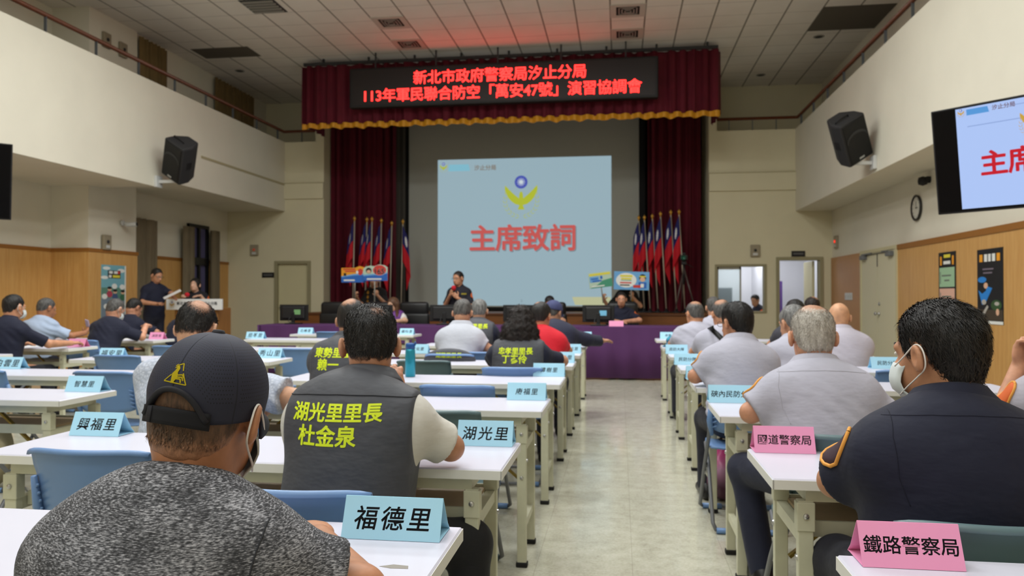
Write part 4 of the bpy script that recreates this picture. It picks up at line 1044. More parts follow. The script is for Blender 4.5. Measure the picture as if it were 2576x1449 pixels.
card('江北里', -.45, 7.25, 0, 'blue name card beside the sleeve of the man in red, sixth aisle table', .17, .036)
card('文化里', -1.88, 7.03, 0, 'blue name card behind the teal bottle', .2, .036)
card('東山里', -.45, 8.5, 0, 'small blue name card under the arm of the man in the navy cap', .18, .036)
card('長青里', -.46, 9.83, 0, 'blue name card at the aisle end of the left table nearest the head table', .2, .036)
card('智慧里', -2.97, 3.93, 0, BL+'智慧里 on the table left of the cap', .215, .038)
card('白雲里', -4.47, 5.1, 0, BL+'白雲里 cut by the left edge of the photo', .23, .06)
card('福安里', -4.37, 6.13, 0, BL+'福安里 in front of a blue chair, left end of table', .225, .06)
card('秀山里', -3.01, 6.32, 0, BL+'秀山里 just right of the cap crown', .215, .06)
card('茄苳里', -4.6, 9.25, 0, 'blue name card peeking out right above the cap', .24, .06)
card('北峰里', -4.5, 10.6, 0, 'blue name card in front of the left end of the purple cloth', .22, .05)
card('橫科里', -2.98, 10.55, 0, 'blue name card just right of the head in the dark vest, far table', .2, .05)
card('分局', -5.71, 7.45, 1, 'pink name card in front of the bowed navy officer by the left wall', .2, .04)
card('消防局', -5.76, 8.95, 1, 'pink name card near the podium, above the left of the cap', .19, .04)
card('中心', -5.72, 6.2, 1, 'pink name card cut by the left edge of the photo', .22, .04)
card('', -5.72, 10.1, 1, 'tiny pink name card right of the balding head', .2)
card('鐵路警察局', .565, 1.6, 1, 'pink name card lettered 鐵路警察局 nearest the camera on the right', .19, .036, hgt=.08, shear=.04)
card('國道警察局', .553, 2.72, 1, 'pink name card lettered 國道警察局 in front of the masked officer', .2, .036, shear=.04)
card('硤內民防分隊', .56, 3.97, 0, BL+'硤內民防分隊 under the white-haired man elbow', .24, .036)
card('橫科民防分隊', .53, 5.05, 0, BL+'橫科民防分隊, whole, on the fourth right table', .22, .034)
card('民防分隊', .52, 6.14, 0, 'blue name card left of the man with glasses, fifth right table', .2, .034)
card('民防大隊', .52, 7.3, 0, 'blue name card behind the fifth right table card, sixth right table', .2, .034)
card('義警', .6, 9.9, 0, 'blue name card on the farthest right table behind the teal bag', .2, .036)
card('民防分隊', 1.95, 6.0, 0, 'blue name card at the wall end of a right table, beside the masked officer', .23, .036)

# ------------------------------------------------------------------ head table
ht = empty('head_table', (0, 0, 0), 0, 'long wooden head table under the purple cloth in front of the stage', 'table')
box('tabletop', BROWNW, -5.75, .95, 11.98, 12.62, .76, .80, ht)
for x in (-5.6, -3.4, -1.2, .8):
    for y in (12.03, 12.55): box('leg', BROWNW, x-.03, x+.03, y-.03, y+.03, 0, .76, ht)
pc = empty('table_cloth', (0, 0, 0), 0, 'purple cloth hanging to the floor along the whole head table', 'tablecloth')
n = 300; rows = []
for z in (.815, .8, .5, .03):
    q = (.81-z)/.78
    rows.append([(-5.85+6.93*i/n+(.12*(1-i/n)**8*q), 11.94-.045*q*math.sin(i*.37+2*math.sin(i*.05))*.5-.05*q, z) for i in range(n+1)])
m = MB(); m.grid(rows); m.build('front_drop', PURPLE, pc, True, solid=.006)
box('top_sheet', PURPLE, -5.85, 1.08, 11.94, 12.64, .806, .816, pc)
m = MB(); m.grid([[(-5.86+.02*math.sin(y*30)*(1 if z < .5 else .3), y, z) for y in np.linspace(11.9, 12.64, 20)] for z in (.815, .5, .12)]); m.build('end_drop', PURPLE, pc, True, solid=.006)
card('', -.06, 11.96, 1, 'pale pink name card on the purple cloth before the seated officer', .22, z=.816)
def monitor(x, y, label, note=None, rz=0, wd=.5, hh=.27):
    t = empty('computer_monitor', (x, y, .817), rz, label, 'monitor', 'monitors on the head table')
    m = MB(); m.rbox(-wd/2, wd/2, 0, .03, .055, .055+hh, .008); m.build('screen_case', BLACK, t)
    m = MB(); m.rbox(-wd/2+.05, wd/2-.05, -.03, .005, .085, .03+hh, .02); m.build('back_cover', mat('monitor_back', (30, 30, 32), .5), t)
    m = MB(); m.rbox(-.03, .03, -.04, -.01, .02, .2, .006); m.rbox(-.12, .12, -.1, .1, 0, .018, .006); m.build('stand', BLACK, t)
    m = MB(); m.tube([(-.05, -.035, .12), (-.06, -.08, .05), (-.02, -.1, .03), (.05, -.09, .02)], .006, 6); m.build('cable', DGREY, t)
    if note: box('sticky_note', note, .02, .13, -.033, -.0305, .16, .24, t)
NB = mat('note_blue', (120, 190, 226), .8); NG = mat('note_green', (120, 170, 112), .8)
monitor(-5.42, 12.3, 'black monitor with a green note on its back, leftmost on the head table', NG)
monitor(-3.93, 12.2, 'black monitor with a blue note, in front of the long-haired woman', NB)
monitor(-2.82, 12.25, 'black monitor in front of the standing speaker')
monitor(-1.62, 12.3, 'black monitor half hidden behind the curly hair')
monitor(-.34, 12.2, 'black monitor with a blue note, beside the seated officer', NB)
def office_chair(x, y, label, rz=PI):
    t = empty('office_chair', (x, y, 0), rz, label, 'chair', 'black office chairs behind the head table')
    m = MB(); m.rbox(-.29, .29, -.32, -.2, .55, .98, .05, seg=3); m.rbox(-.27, .27, -.36, -.22, .92, 1.18, .06, seg=3); m.build('backrest', LEATHER, t, True)
    MB().rbox(-.27, .27, -.25, .25, .33, .44, .05, seg=3).build('seat', LEATHER, t, True)
    for s in (-1, 1): MB().tube([(s*.3, -.2, .5), (s*.32, -.18, .7), (s*.32, .16, .7), (s*.3, .16, .48)], .022, 8).build('armrest', BLACK, t, True)
    MB().tube([(0, 0, .08), (0, 0, .34)], .03, 10).build('column', BLACK, t, True)
    m = MB()
    for k in range(5): m.bar((0, 0, .09), (.28*math.cos(k*2*PI/5), .28*math.sin(k*2*PI/5), .06), .04, .03)
    m.build('base', BLACK, t)
    for k in range(5): MB().lathe([(.03, -.02), (.03, .02)], n=12, M=T(.28*math.cos(k*2*PI/5), .28*math.sin(k*2*PI/5), .03) @ R(PI/2, 'X')).build('caster', BLACK, t)
    return t
ocx = ((-5.18, 13.3, 'empty black office chair beside the leftmost monitor'), (-4.4, 13.35, 'black office chair in front of the person with two signs'), (-3.72, 13.42, 'black office chair of the long-haired woman in purple'), (-1.22, 13.4, 'black office chair behind the navy cap, with only a head above it'),
       (.04, 13.55, 'black office chair of the seated officer facing the audience'), (-2.75, 13.7, 'black office chair behind the standing speaker'))
for a in ocx: office_chair(*a)
# ------------------------------------------------------------------ podium
po = empty('podium', (-7.23, 12.35, 0), 0, 'wooden podium with a white lettered board', 'podium')
m = MB(); m.rbox(-.4, .4, .05, .5, .05, 1.08, .01); m.rbox(-.44, .44, 0, .55, 0, .06, .008); m.build('body', mat('podium_wood', (150, 104, 56), .5, var=.1, vscale=5, stretch=(4, 4, .5)), po)
m = MB(); m.rbox(-.45, .42, .02, .16, 1.2, 1.233, .008); m.build('top', METALW, po)
m = MB(); m.rbox(-.51, .51, -.03, .02, 1.05, 1.235, .006); nb_ = m.build('board', mat('podium_board', (226, 228, 230), .5), po)
emblem(nb_, -.4, 1.14, .09, -.034, mat('emblem_gold', (190, 150, 60), .5), mat('emblem_blue', (60, 60, 130), .5), mat('emblem_white', (235, 235, 235), .5))
text('新北市政府警察局汐止分局', .062, mat('podium_ink', (40, 50, 90), .6), nb_, T(.06, -.033, 1.16), bold=.01)
m = MB(); m.tube([(-.12, .1, 1.23), (-.14, .08, 1.26), (-.16, .06, 1.3)], .008, 6); m.build('microphone_stem', BLACK, po, True)
m = MB(); m.lathe([(.004, -.04), (.035, -.025), (.042, 0), (.035, .025), (.004, .04)], (-.17, .05, 1.31), 14); m.build('microphone_cover', mat('red_foam', (190, 30, 44), .9), po, True)

# ------------------------------------------------------------------ signs on sticks
def sign(x, y, z, w2, h2, label, rz, paint, pole_to, polex=0):
    t = empty('hand_held_sign', (x, y, z), 0, label, 'sign', 'hand-held signs'); t.rotation_euler = (0, rz, 0)
    paint(t, w2, h2)
    MB().tube([(polex, .018, h2*.3), (polex, .018, pole_to-z)], .011, 8).build('stick', mat('sign_stick', (160, 158, 150), .4, .3), t, True)
    return t
def cm(n, c): return mat('print_'+n, c, .6)
OR, BU, LB, RD, WH, GRN, YL, BK, TEAL, PKS = cm('orange', (236, 160, 40)), cm('blue', (44, 104, 190)), cm('light_blue', (110, 170, 222)), cm('red', (206, 62, 52)), cm('white', (232, 234, 230)), cm('green', (70, 150, 120)), cm('yellow', (226, 214, 70)), cm('black', (26, 26, 30)), cm('teal', (120, 176, 190)), cm('skin', (226, 180, 150))
PALE = cm('pale_green', (186, 210, 190))
def bars(parent, m_, items, y):
    b = MB()
    for x0, x1, z0, z1 in items: b.poly([(x0, z0), (x1, z0), (x1, z1), (x0, z1)], y, .001)
    return b.build('print', m_, parent)
def p1(t, w, h):
    m = MB(); m.poly([(-w, -h), (w, -h), (w, h), (.5*w, h*1.25), (.1*w, h), (-w, h)], 0, .012); b = m.build('board', OR, t)
    MB().poly([(-w, -h), (w, -h), (w, h*.05), (0, -.05*h), (-w, -.3*h)], -.002).build('print', BU, b)
    MB().poly([(-w, -.3*h), (0, -.05*h), (w, .05*h), (w, .3*h), (0, .15*h), (-w, -.15*h)], -.003).build('print', LB, b)
    m = MB(); m.disc(.55*w, .45*h, .22*w, .45*h, -.004); m.build('print', RD, b); m = MB(); m.disc(.3*w, .4*h, .1*w, .2*h, -.0045); m.disc(.86*w, .4*h, .1*w, .2*h, -.0045); m.build('print', WH, b)
    bars(b, RD, [(-.85*w, .15*w, .72*h, .9*h), (-.7*w, .2*w, .45*h, .62*h)], -.004); bars(b, BK, [(-.8*w, -.6*w, -.1*h, .3*h)], -.0045); bars(b, WH, [(-.8*w, .1*w, -.8*h, -.6*h)], -.004)
def p2(t, w, h):
    m = MB(); m.poly([(-w, -h), (w, -h), (w, h*.9), (.75*w, h*1.2), (.3*w, h*1.3), (-.1*w, h*1.05), (-.4*w, h*1.15), (-.8*w, h), (-w, .7*h)], 0, .012); b = m.build('board', PALE, t)
    MB().poly([(-w, -h), (w, -h), (w, 0), (0, -.2*h), (-w, -.35*h)], -.002).build('print', BU, b); MB().poly([(-w, -.35*h), (0, -.2*h), (w, 0), (w, .2*h), (0, 0), (-w, -.15*h)], -.003).build('print', LB, b)
    m = MB(); m.disc(.35*w, .5*h, .55*w, .72*h, -.004); m.build('print', RD, b); m = MB(); m.disc(.35*w, .5*h, .57*w, .75*h, -.0035); m.build('print', WH, b)
    m = MB(); m.disc(-.55*w, .45*h, .24*w, .42*h, -.004); m.build('print', BK, b); m = MB(); m.disc(-.55*w, .3*h, .17*w, .24*h, -.0045); m.build('print', PKS, b)
    text('165', .15, WH, b, T(.36*w, -.006, .33*h), bold=.03); bars(b, WH, [(-.7*w, .5*w, -.85*h, -.65*h)], -.004)
def p3(t, w, h):
    m = MB(); m.rbox(-w, w, 0, .012, -h, h, .004); b = m.build('board', PALE, t)
    bars(b, YL, [(-.92*w, .9*w, .6*h, .88*h)], -.002); bars(b, LB, [(-.92*w, -.1*w, -.25*h, .5*h)], -.002); MB().poly([(-w, -h), (w, -h), (w, .1*h), (.2*w, -.1*h), (-.3*w, -.6*h)], -.0015).build('print', GRN, b)
    bars(b, BU, [(-.8*w, -.2*w, .1*h, .28*h), (0, .2*w, .1*h, .5*h), (-.7*w, .1*w, -.2*h, 0)], -.003); bars(b, WH, [(-.8*w, .3*w, -.85*h, -.7*h)], -.003)
def p4(t, w, h):
    m = MB(); m.rbox(-w, w, 0, .012, -h, h, .004); b = m.build('board', LB, t)
    m = MB(); m.disc(-.3*w, .05*h, .58*w, .8*h, -.002); m.build('print', WH, b)
    bars(b, YL, [(-.65*w, .05*w, .4*h, .62*h), (-.6*w, 0, .12*h, .32*h)], -.003); bars(b, GRN, [(-.6*w, .0, .0, .08*h)], -.003); bars(b, RD, [(-.65*w, 0, -.3*h, -.15*h), (.1*w, .55*w, -.75*h, -.45*h)], -.003); bars(b, BK, [(-.65*w, -.1*w, -.55*h, -.42*h)], -.003)
    m = MB(); m.disc(.62*w, .35*h, .2*w, .4*h, -.003); m.build('print', BK, b); m = MB(); m.disc(.62*w, .18*h, .15*w, .25*h, -.0035); m.build('print', PKS, b); bars(b, YL, [(.44*w, .8*w, .42*h, .56*h)], -.004); bars(b, BU, [(.4*w, .85*w, -.8*h, -.12*h)], -.0028); bars(b, WH, [(.52*w, .7*w, -.7*h, -.3*h)], -.0032)
sign(-5.09, 14.3, 1.69, .245, .14, 'orange and blue sign on a stick, left one of the pair at the left flags', 0, p1, 1.2, .02)
sign(-4.645, 14.27, 1.715, .24, .135, 'sign with a red oval reading 165, held up at the left flags', 0, p2, .95, -.02)
sign(-.365, 14.5, 1.59, .215, .145, 'green and blue rectangular sign tilted against the slide corner', -.12, p3, 1.15, .0)
sign(.21, 14.5, 1.57, .325, .17, 'wide light blue sign with a white bubble, beside the right flags', .03, p4, 1.2, .0)
# ------------------------------------------------------------------ TVs, speakers, wall things
def tv(x, y, z, yaw, tilt, label, picture):
    t = empty('wall_television', (x, y, z), 0, label, 'television'); t.rotation_euler = (tilt, 0, yaw)
    m = MB(); m.rbox(-.73, .73, 0, .05, -.415, .415, .006); m.build('case', BLACK, t)
    box('panel', mat('tv_panel', (8, 8, 10), .3, spec=.12), -.715, .715, -.003, .001, -.4, .402, t)
    m = MB(); m.bar((0, .05, 0), (0, .45, .05), .08, .08); m.rbox(-.2, .2, .05, .09, -.2, .2, .01); m.build('bracket', DGREY, t)
    if picture:
        sc = box('picture', emis('tv_blue', (172, 196, 244), 1.0), -.54, .54, -.006, -.0025, -.385, .395, t)
        text('主席致詞', .2, emis('tv_red', (196, 30, 44)), sc, T(0, -.009, -.05), bold=.03, spacing=.95)
        emblem(sc, 0, .22, .2, -.009, emis('tv_gold', (200, 160, 60)), emis('tv_navy', (60, 70, 160)), emis('tv_white', (235, 240, 250)))
        emblem(sc, -.5, .36, .05, -.009, emis('tv_gold', (200, 160, 60)), emis('tv_navy', (60, 70, 160)), emis('tv_white', (235, 240, 250)))
        MB().poly([(-.46, .335), (-.3, .335), (-.31, .38), (-.46, .38)], -.008).build('title_band', emis('tv_band', (84, 150, 214)), sc)
        text('汐止分局', .04, emis('tv_brown', (110, 80, 90)), sc, T(-.2, -.009, .36), bold=.02); bars(sc, emis('tv_line', (140, 164, 214)), [(-.46, -.05, .245, .252), (-.12, .5, .35, .356)], -.008)
    return t
tv(3.02, 6.10, 2.345, -math.radians(46)-.0, math.radians(8), 'television with a pale blue slide mounted high on the right', True)
tv(-7.13, 7.1, 2.53, math.radians(46), math.radians(8), 'dark television cut by the left edge of the photo', False)
def pa(x, y, z, rz, tilt, label, wallx, roll=0):
    t = empty('loudspeaker', (x, y, z), 0, label, 'loudspeaker'); t.rotation_euler = (tilt, roll, rz); t.scale = (1.12, 1.12, 1.12)
    m = MB(); F = [(-.2, -.16), (.2, -.16), (.2, .02), (.11, .2), (-.11, .2), (-.2, .02)]
    m.add([(a, b, zz) for zz in (-.31, .31) for a, b in F], [(5, 4, 3, 2, 1, 0), (6, 7, 8, 9, 10, 11)]+[(i, (i+1) % 6, (i+1) % 6+6, i+6) for i in range(6)]); m.build('cabinet', mat('speaker_body', (40, 40, 42), .6), t, bevel=.025)
    m = MB(); m.rbox(-.175, .175, -.172, -.158, -.28, .28, .008); g_ = m.build('grille', BLACKG, t)
    P = [(.165*math.cos(a), .02+.13*math.sin(a)) for a in np.linspace(0, PI, 17)]
    m = MB(); m.poly(P+[(.15*math.cos(a), .02+.09*math.sin(a)) for a in np.linspace(PI, 0, 17)], -.176); m.build('horn_flare', DGREY, g_)
    box('maker_plate', STEEL, -.04, .04, -.176, -.171, -.26, -.235, g_)
    m = MB(); m.tube([(-.15, -.03, .31), (-.15, -.03, .335), (.05, -.03, .335), (.05, -.03, .31)], .01, 6); m.build('top_handle', BLACK, t, True)
    for s in (-1, 1):
        m = MB(); m.rbox(s*.2-.004, s*.2+.004, -.06, .03, -.06, .06, .003); m.build('side_plate', BLACK, t)
    b = empty('speaker_bracket', (x, y, z), 0, 'white steel wall bracket under the '+label.split(' facing')[0], 'bracket')
    s = 1 if wallx > x else -1; wx = wallx-x
    m = MB(); m.bar((0, .06, -.36), (wx-s*.05, .06, -.36), .05); m.tube([(0, .04, -.36), (0, .04, -.27)], .03, 10); m.build('arm', METALW, b)
    m = MB(); m.rbox(min(wx, wx-s*.05), max(wx, wx-s*.05), -.03, .15, -.46, -.26, .008); m.build('wall_plate', METALW, b)
pa(-7.38, 12.15, 3.60, -math.radians(10), math.radians(24), 'black loudspeaker on the left gallery wall facing the seats', -7.85, .56)
pa(3.36, 12.0, 3.62, math.radians(16), math.radians(24), 'black loudspeaker on the right gallery wall facing the seats', 3.75, -.56)
# clock
ck = empty('wall_clock', (XR-.001, 12.5, 2.63), 0, 'round wall clock with dark rim on the right wall', 'clock'); RM = R(-PI/2, 'Y')
MB().lathe([(.15, 0), (.195, .01), (.2, .035), (.175, .04), (.165, .02)], n=36, M=RM).build('rim', mat('clock_rim', (40, 38, 36), .4), ck, True)
MB().lathe([(.164, .021), (.001, .022)], n=36, M=RM).build('dial', mat('clock_dial', (214, 212, 200), .6), ck)
m = MB(); m.box(-.027, -.025, -.004, .004, -.02, .1); m.box(-.028, -.026, -.07, .02, -.004, .004); m.build('hands', BLACK, ck)
m = MB()
for k in range(12): m.box(-.0245, -.0225, -.003, .003, .125, .15, R(k*PI/6, 'X'))
m.build('hour_marks', BLACK, ck)
def alarm(x, y, z, face, label, red=False):
    t = empty('emergency_light' if not red else 'fire_alarm', (x, y, z), face, label, 'alarm')
    m = MB(); m.rbox(-.1, .1, -.05, 0, -.13, .13, .01); m.build('housing', mat('alarm_grey', (150, 140, 118), .5), t)
    MB().lathe([(.032, 0), (.028, .015), (.005, .022)], n=14, M=T(0, -.05, .01) @ R(PI/2, 'X')).build('lens', emis('alarm_red', (255, 60, 40), 1.2) if red is True else emis('alarm_dim', (150, 60, 40), .6) if red else DGREY, t, True)
    m = MB(); m.rbox(-.05, .05, -.056, -.05, -.1, -.05, .003); m.build('cover', METALW, t)
alarm(-8.6, FY-.001, 2.38, 0, 'small fire alarm with a red lamp on the left front wall', 2)
alarm(2.9, FY-.001, 2.27, 0, 'small square box on the front wall above the control room window')
alarm(XR-.001, 16.9, 2.42, PI/2*-1, 'fire alarm with glowing red lamp on the right wall', True)
alarm(-8.87, 12.3, 2.22, PI/2, 'grey alarm box on the pillar just above the wainscot')
alarm(-8.895, 12.3, 5.75, PI/2, 'grey box high on the gallery pillar, nearer one'); alarm(-8.895, 12.75, 5.72, PI/2, 'beige box high on the gallery pillar, farther one')
for x, z, lb, w_ in ((-8.26, 1.79, 'small black door plate beside the beige stage door', .15), (3.8, 2.2, 'small black door plate above the control room doorway', .14)):
    t = empty('door_plate', (x, FY, z), 0, lb, 'sign'); box('plate', BLACK, -w_, w_, -.02, 0, -.06, .06, t); box('print', mat('plate_print', (90, 90, 90)), -w_*.75, w_*.75, -.022, -.0205, -.02, .02, t)
t = empty('security_camera', (-8.87, 12.75, 2.6), 0, 'white security camera on the pillar', 'camera')
MB().lathe([(.05, 0), (.05, .03)], n=14, M=R(PI/2, 'Y')).build('mount', METALW, t); MB().tube([(.02, 0, 0), (.1, .02, -.03), (.24, .06, -.02)], [.02, .04, .045], 12).build('body', METALW, t, True); MB().lathe([(.035, 0), (.03, .01)], n=12, M=T(.24, .06, -.02) @ R(PI/2, 'Y')).build('lens', BLACK, t)
t = empty('security_camera', (XR-.001, 12.02, 2.99), 0, 'small black camera on the right wall beside the television', 'camera')
MB().lathe([(.05, 0), (.05, .05)], n=14, M=R(-PI/2, 'Y')).build('mount', BLACK, t); MB().lathe([(.005, -.07), (.06, -.05), (.07, 0), (.06, .05), (.005, .07)], (-.1, 0, -.02), 14).build('body', BLACK, t, True)
t = empty('light_switches', (XR-.031, 16.0, 1.28), -PI/2, 'row of white light switches on the brown corner panel', 'switch')
for k in range(3): 
    m = MB(); m.rbox(-.24+k*.17, -.09+k*.17, -.012, 0, -.07, .07, .004); o = m.build('switch_plate', METALW, t); MB().rbox(-.2+k*.17, -.13+k*.17, -.018, -.012, -.03, .03, .002).build('rocker', mat('rocker', (190, 190, 186)), o)
# posters
def poster(name, x, y, z, rz, w_, h_, label, base, paint):
    t = empty(name, (x, y, z), rz, label, 'poster'); MB().box(-w_/2, w_/2, -.006, 0, -h_/2, h_/2).build('sheet', base, t); paint(t, w_/2, h_/2)
def pp1(t, w, h):
    for k, mm in ((0, cm('mint', (160, 196, 160))), (1, cm('salmon', (226, 180, 160))), (2, cm('mint', (160, 196, 160)))):
        z1 = .62*h-k*.52*h; bars(t, mm, [(-.88*w, .88*w, z1-.48*h, z1)], -.008); bars(t, cm('grey', (110, 120, 110)), [(-.6*w, .5*w, z1-.22*h, z1-.18*h), (-.8*w, -.72*w, z1-.4*h, z1-.1*h), (-.3*w, .3*w, z1-.34*h, z1-.3*h)], -.0085)
    bars(t, YL, [(-.35*w, .4*w, .86*h, .94*h)], -.008); bars(t, OR, [(-.8*w, -.6*w, .68*h, .9*h), (.6*w, .8*w, .68*h, .9*h)], -.008); bars(t, WH, [(-.4*w, .4*w, .7*h, .78*h)], -.008)
poster('notice_strip', XR-.031, 11.36, 1.33, -PI/2, .56, 1.12, 'tall narrow poster with green and pink panels on the right wainscot', BK, pp1)
def pp2(t, w, h):
    bars(t, OR, [(-.8*w, -.55*w, .66*h, .86*h), (.55*w, .8*w, .66*h, .86*h)], -.008); bars(t, WH, [(-.42*w, -.18*w, .66*h, .86*h), (-.1*w, .1*w, .66*h, .86*h), (.2*w, .44*w, .66*h, .86*h), (-w, w, -h, -.92*h)], -.008)
    bars(t, cm('mauve', (120, 110, 124)), [(-.55*w, .3*w, .44*h, .48*h), (-.5*w, .2*w, .34*h, .38*h)], -.008)
    m = MB(); m.poly([(-.9*w, -.1*h), (-.6*w, -.5*h), (-.3*w, -.42*h), (0, -.2*h), (.2*w, -.05*h), (-.2*w, .0), (-.3*w, -.12*h), (-.6*w, -.2*h)], -.008); m.disc(-.6*w, .18*h, .34*w, .08*h, -.008); m.build('print', cm('poster_blue', (44, 132, 214)), t)
    m = MB(); m.disc(-.3*w, .02*h, .16*w, .08*h, -.009); m.disc(.6*w, -.68*h, .12*w, .09*h, -.009); m.build('print', PKS, t)
    m = MB(); m.disc(.5*w, -.5*h, .4*w, .14*h, -.0085); m.build('print', cm('olive', (54, 84, 50)), t); m = MB(); m.poly([(-.8*w, -.85*h), (-.2*w, -.5*h), (-.1*w, -.55*h), (-.6*w, -.88*h)], -.0085); m.disc(.55*w, -.46*h, .18*w, .05*h, -.009); m.disc(-.45*w, -.42*h, .18*w, .07*h, -.009); m.build('print', cm('pale_grey', (180, 176, 168)), t)
    bars(t, cm('brown_dark', (70, 60, 48)), [(-.98*w, .98*w, -.9*h, -.62*h)], -.0078)
poster('safety_poster', XR-.031, 10.12, 1.4, -PI/2, .66, .92, 'dark poster with orange and white heading and a blue figure', BK, pp2)
def pp3(t, w, h):
    m = MB(); m.disc(-.6*w, .9*h, .3*w, .05*h, -.008); m.disc(.6*w, .84*h, .3*w, .06*h, -.008); m.disc(-.75*w, .62*h, .3*w, .05*h, -.008); m.build('print', WH, t)
    bars(t, BK, [(-.5*w, .55*w, .6*h, .84*h)], -.008); bars(t, WH, [(-.4*w, -.1*w, .74*h, .82*h), (0, .3*w, .74*h, .82*h), (-.42*w, -.2*w, .62*h, .7*h)], -.0085); bars(t, RD, [(.3*w, .5*w, .74*h, .82*h)], -.0085); bars(t, YL, [(-.1*w, .5*w, .62*h, .7*h)], -.0085)
    bars(t, cm('park_green', (96, 140, 124)), [(-w, w, .0, .32*h)], -.0078); bars(t, cm('slate', (120, 136, 150)), [(-w, w, -1*h, 0)], -.0077)
    for x, z, mm in ((-.35, .2, cm('rose', (180, 70, 90))), (.1, .12, cm('denim', (70, 90, 130))), (.75, .1, cm('forest', (60, 110, 80))), (-.4, -.45, cm('rose', (180, 70, 90))), (.3, -.5, cm('navy', (50, 56, 90)))):
        m = MB(); m.disc(x*w, (z+.07)*h, .16*w, .055*h, -.009); m.build('print', PKS, t); m = MB(); m.disc(x*w, (z+.11)*h, .18*w, .04*h, -.0095); m.build('print', BK, t); m = MB(); m.disc(x*w, (z-.08)*h, .24*w, .1*h, -.0085); m.build('print', mm, t)
    m = MB()
    for x, z in ((-.75, .05), (.05, .36), (.7, .34), (-.6, -.25), (.6, -.25)): m.disc(x*w, z*h, .22*w, .08*h, -.0088)
    m.build('print', WH, t); bars(t, WH, [(.9*w, w, -h, h), (-w, w, -h, -.94*h)], -.0095)
poster('cartoon_poster', -8.868, 12.52, 1.25, PI/2, .66, 1.16, 'pale teal cartoon poster on the wooden pillar panel', TEAL, pp3)
# control room contents
t = empty('banner_stand', (3.75, 19.4, 0), 0, 'purple banner seen through the control room doorway', 'banner')
m = MB(); m.poly([(-.22, .5), (.14, .5), (.14, 1.65), (.02, 1.66), (-.1, 1.6), (-.2, 1.4)], 0, .02); m.build('print', cm('violet', (104, 72, 150)), t); m = MB(); m.disc(-.05, 1.2, .11, .3, -.004); m.build('figure', cm('lilac', (190, 176, 226)), t); box('base', BLACK, -.2, .2, -.1, .1, 0, .5, t)
t = empty('filing_cabinet', (2.4, 19.3, 0), 0, 'grey cabinet inside the control room behind the sliding window', 'cabinet'); 
m = MB(); m.rbox(-.2, .3, 0, .45, 0, 1.5, .01); m.build('body', mat('cabinet_grey', (150, 156, 160), .5), t)
for k in range(3): box('drawer', mat('drawer_grey', (136, 142, 148), .5), -.18, .28, -.012, .0, .1+k*.47, .53+k*.47, t)
# ------------------------------------------------------------------ loose things
t = empty('water_bottle', (-1.38, 4.98, .741), 0, 'teal water bottle with a blue lid on the left table', 'bottle')
MB().lathe([(.03, 0), (.034, .004), (.034, .13), (.032, .17), (.03, .185)], n=24).build('bottle_body', mat('teal_metal', (44, 150, 172), .3, .4), t, True)
m = MB(); m.lathe([(.031, .185), (.031, .215), (.026, .222), (.012, .224)], n=24); m.tube([(.026, 0, .2), (.038, 0, .22), (.03, 0, .232)], .005, 6); m.build('lid', mat('lid_blue', (30, 84, 150), .4), t, True)
def blob(name, fn, lo, hi, h, m_, label, cat):
    me = sdf_mesh(name, fn, lo, hi, h); o = link(name, me, m_); return tag(o, label, cat)
f1 = union([ell((.62, 8.42, .80), (.13, .12, .07)), ell((.7, 8.5, .83), (.07, .07, .08)), cone((.52, 8.36, .77), (.44, 8.3, .73), .03, .02)], .04)
def fb(p): return smax(f1(p)+.012*vnoise(p, 40, 2), .742-p[:, 2], .004)
g = NT('swirl_bag', (30, 120, 150), .5); g.col(g.ramp(g.noise(g.coords(), 9, 2), [(.42, (14, 26, 46)), (.5, (40, 160, 190)), (.6, (20, 60, 90))]))
blob('drawstring_bag', fb, (.3, 8.1, .68), (.95, 8.75, 1.0), .008, g.m, 'teal and black bag lying on the right aisle table', 'bag')
f2 = union([ell((.63, 4.98, .15), (.10, .13, .15)), ell((.63, 4.98, .30), (.05, .06, .08))], .05)
def fp(p): return smax(f2(p)+.008*vnoise(p*V3(1, 1, .4), 60, 8), .003-p[:, 2], .004)
g = NT('pink_plastic', (190, 70, 130), .25); sp_ = g.n('ShaderNodeSeparateXYZ'); g.l(g.coords(), sp_.inputs[0]); g.col(g.ramp(g.math('MULTIPLY', sp_.outputs[2], 2.6), [(.25, (84, 40, 62)), (.55, (180, 130, 160)), (.8, (232, 84, 160))]))
blob('plastic_bag', fp, (.45, 4.75, -.02), (.85, 5.25, .45), .007, g.m, 'pink plastic bag on the floor under the right tables', 'bag')
f3 = union([ell((-4.22, 4.62, .24), (.16, .2, .25)), ell((-4.1, 4.55, .18), (.12, .12, .17))], .05)
blob('backpack', lambda p: smax(f3(p)+.006*vnoise(p, 30, 4), .003-p[:, 2], .004), (-4.5, 4.3, -.02), (-3.85, 4.9, .6), .01, mat('khaki_canvas', (160, 150, 120), .85, bump=.2), 'khaki backpack on the floor at the left edge of the photo', 'bag')
t = empty('folded_cap', (-1.42, 3.78, .741), -.4, 'black cap with gold braid lying on the third table', 'cap')
blobm = sdf_mesh('crown', lambda p: smax(union([ell((0, 0, .02), (.10, .12, .085))], .01)(p), .001-p[:, 2], .004), (-.13, -.15, -.02), (.13, .15, .13), .006); link('crown', blobm, mat('black_felt', (24, 22, 24), .8), t)
m = MB(); m.grid([[(.075*math.sin(a)*q, .1+.075*math.cos(a)*q, .012-.01*q) for a in np.linspace(-1.4, 1.4, 13)] for q in (.5, 1.0)]); m.build('visor', mat('black_felt', (24, 22, 24)), t, True, solid=.004)
m = MB(); m.tube([(.07*math.sin(a), .105+.02*math.cos(a), .03) for a in np.linspace(-1.2, 1.2, 9)], .004, 6); m.build('gold_cord', GOLD, t, True)
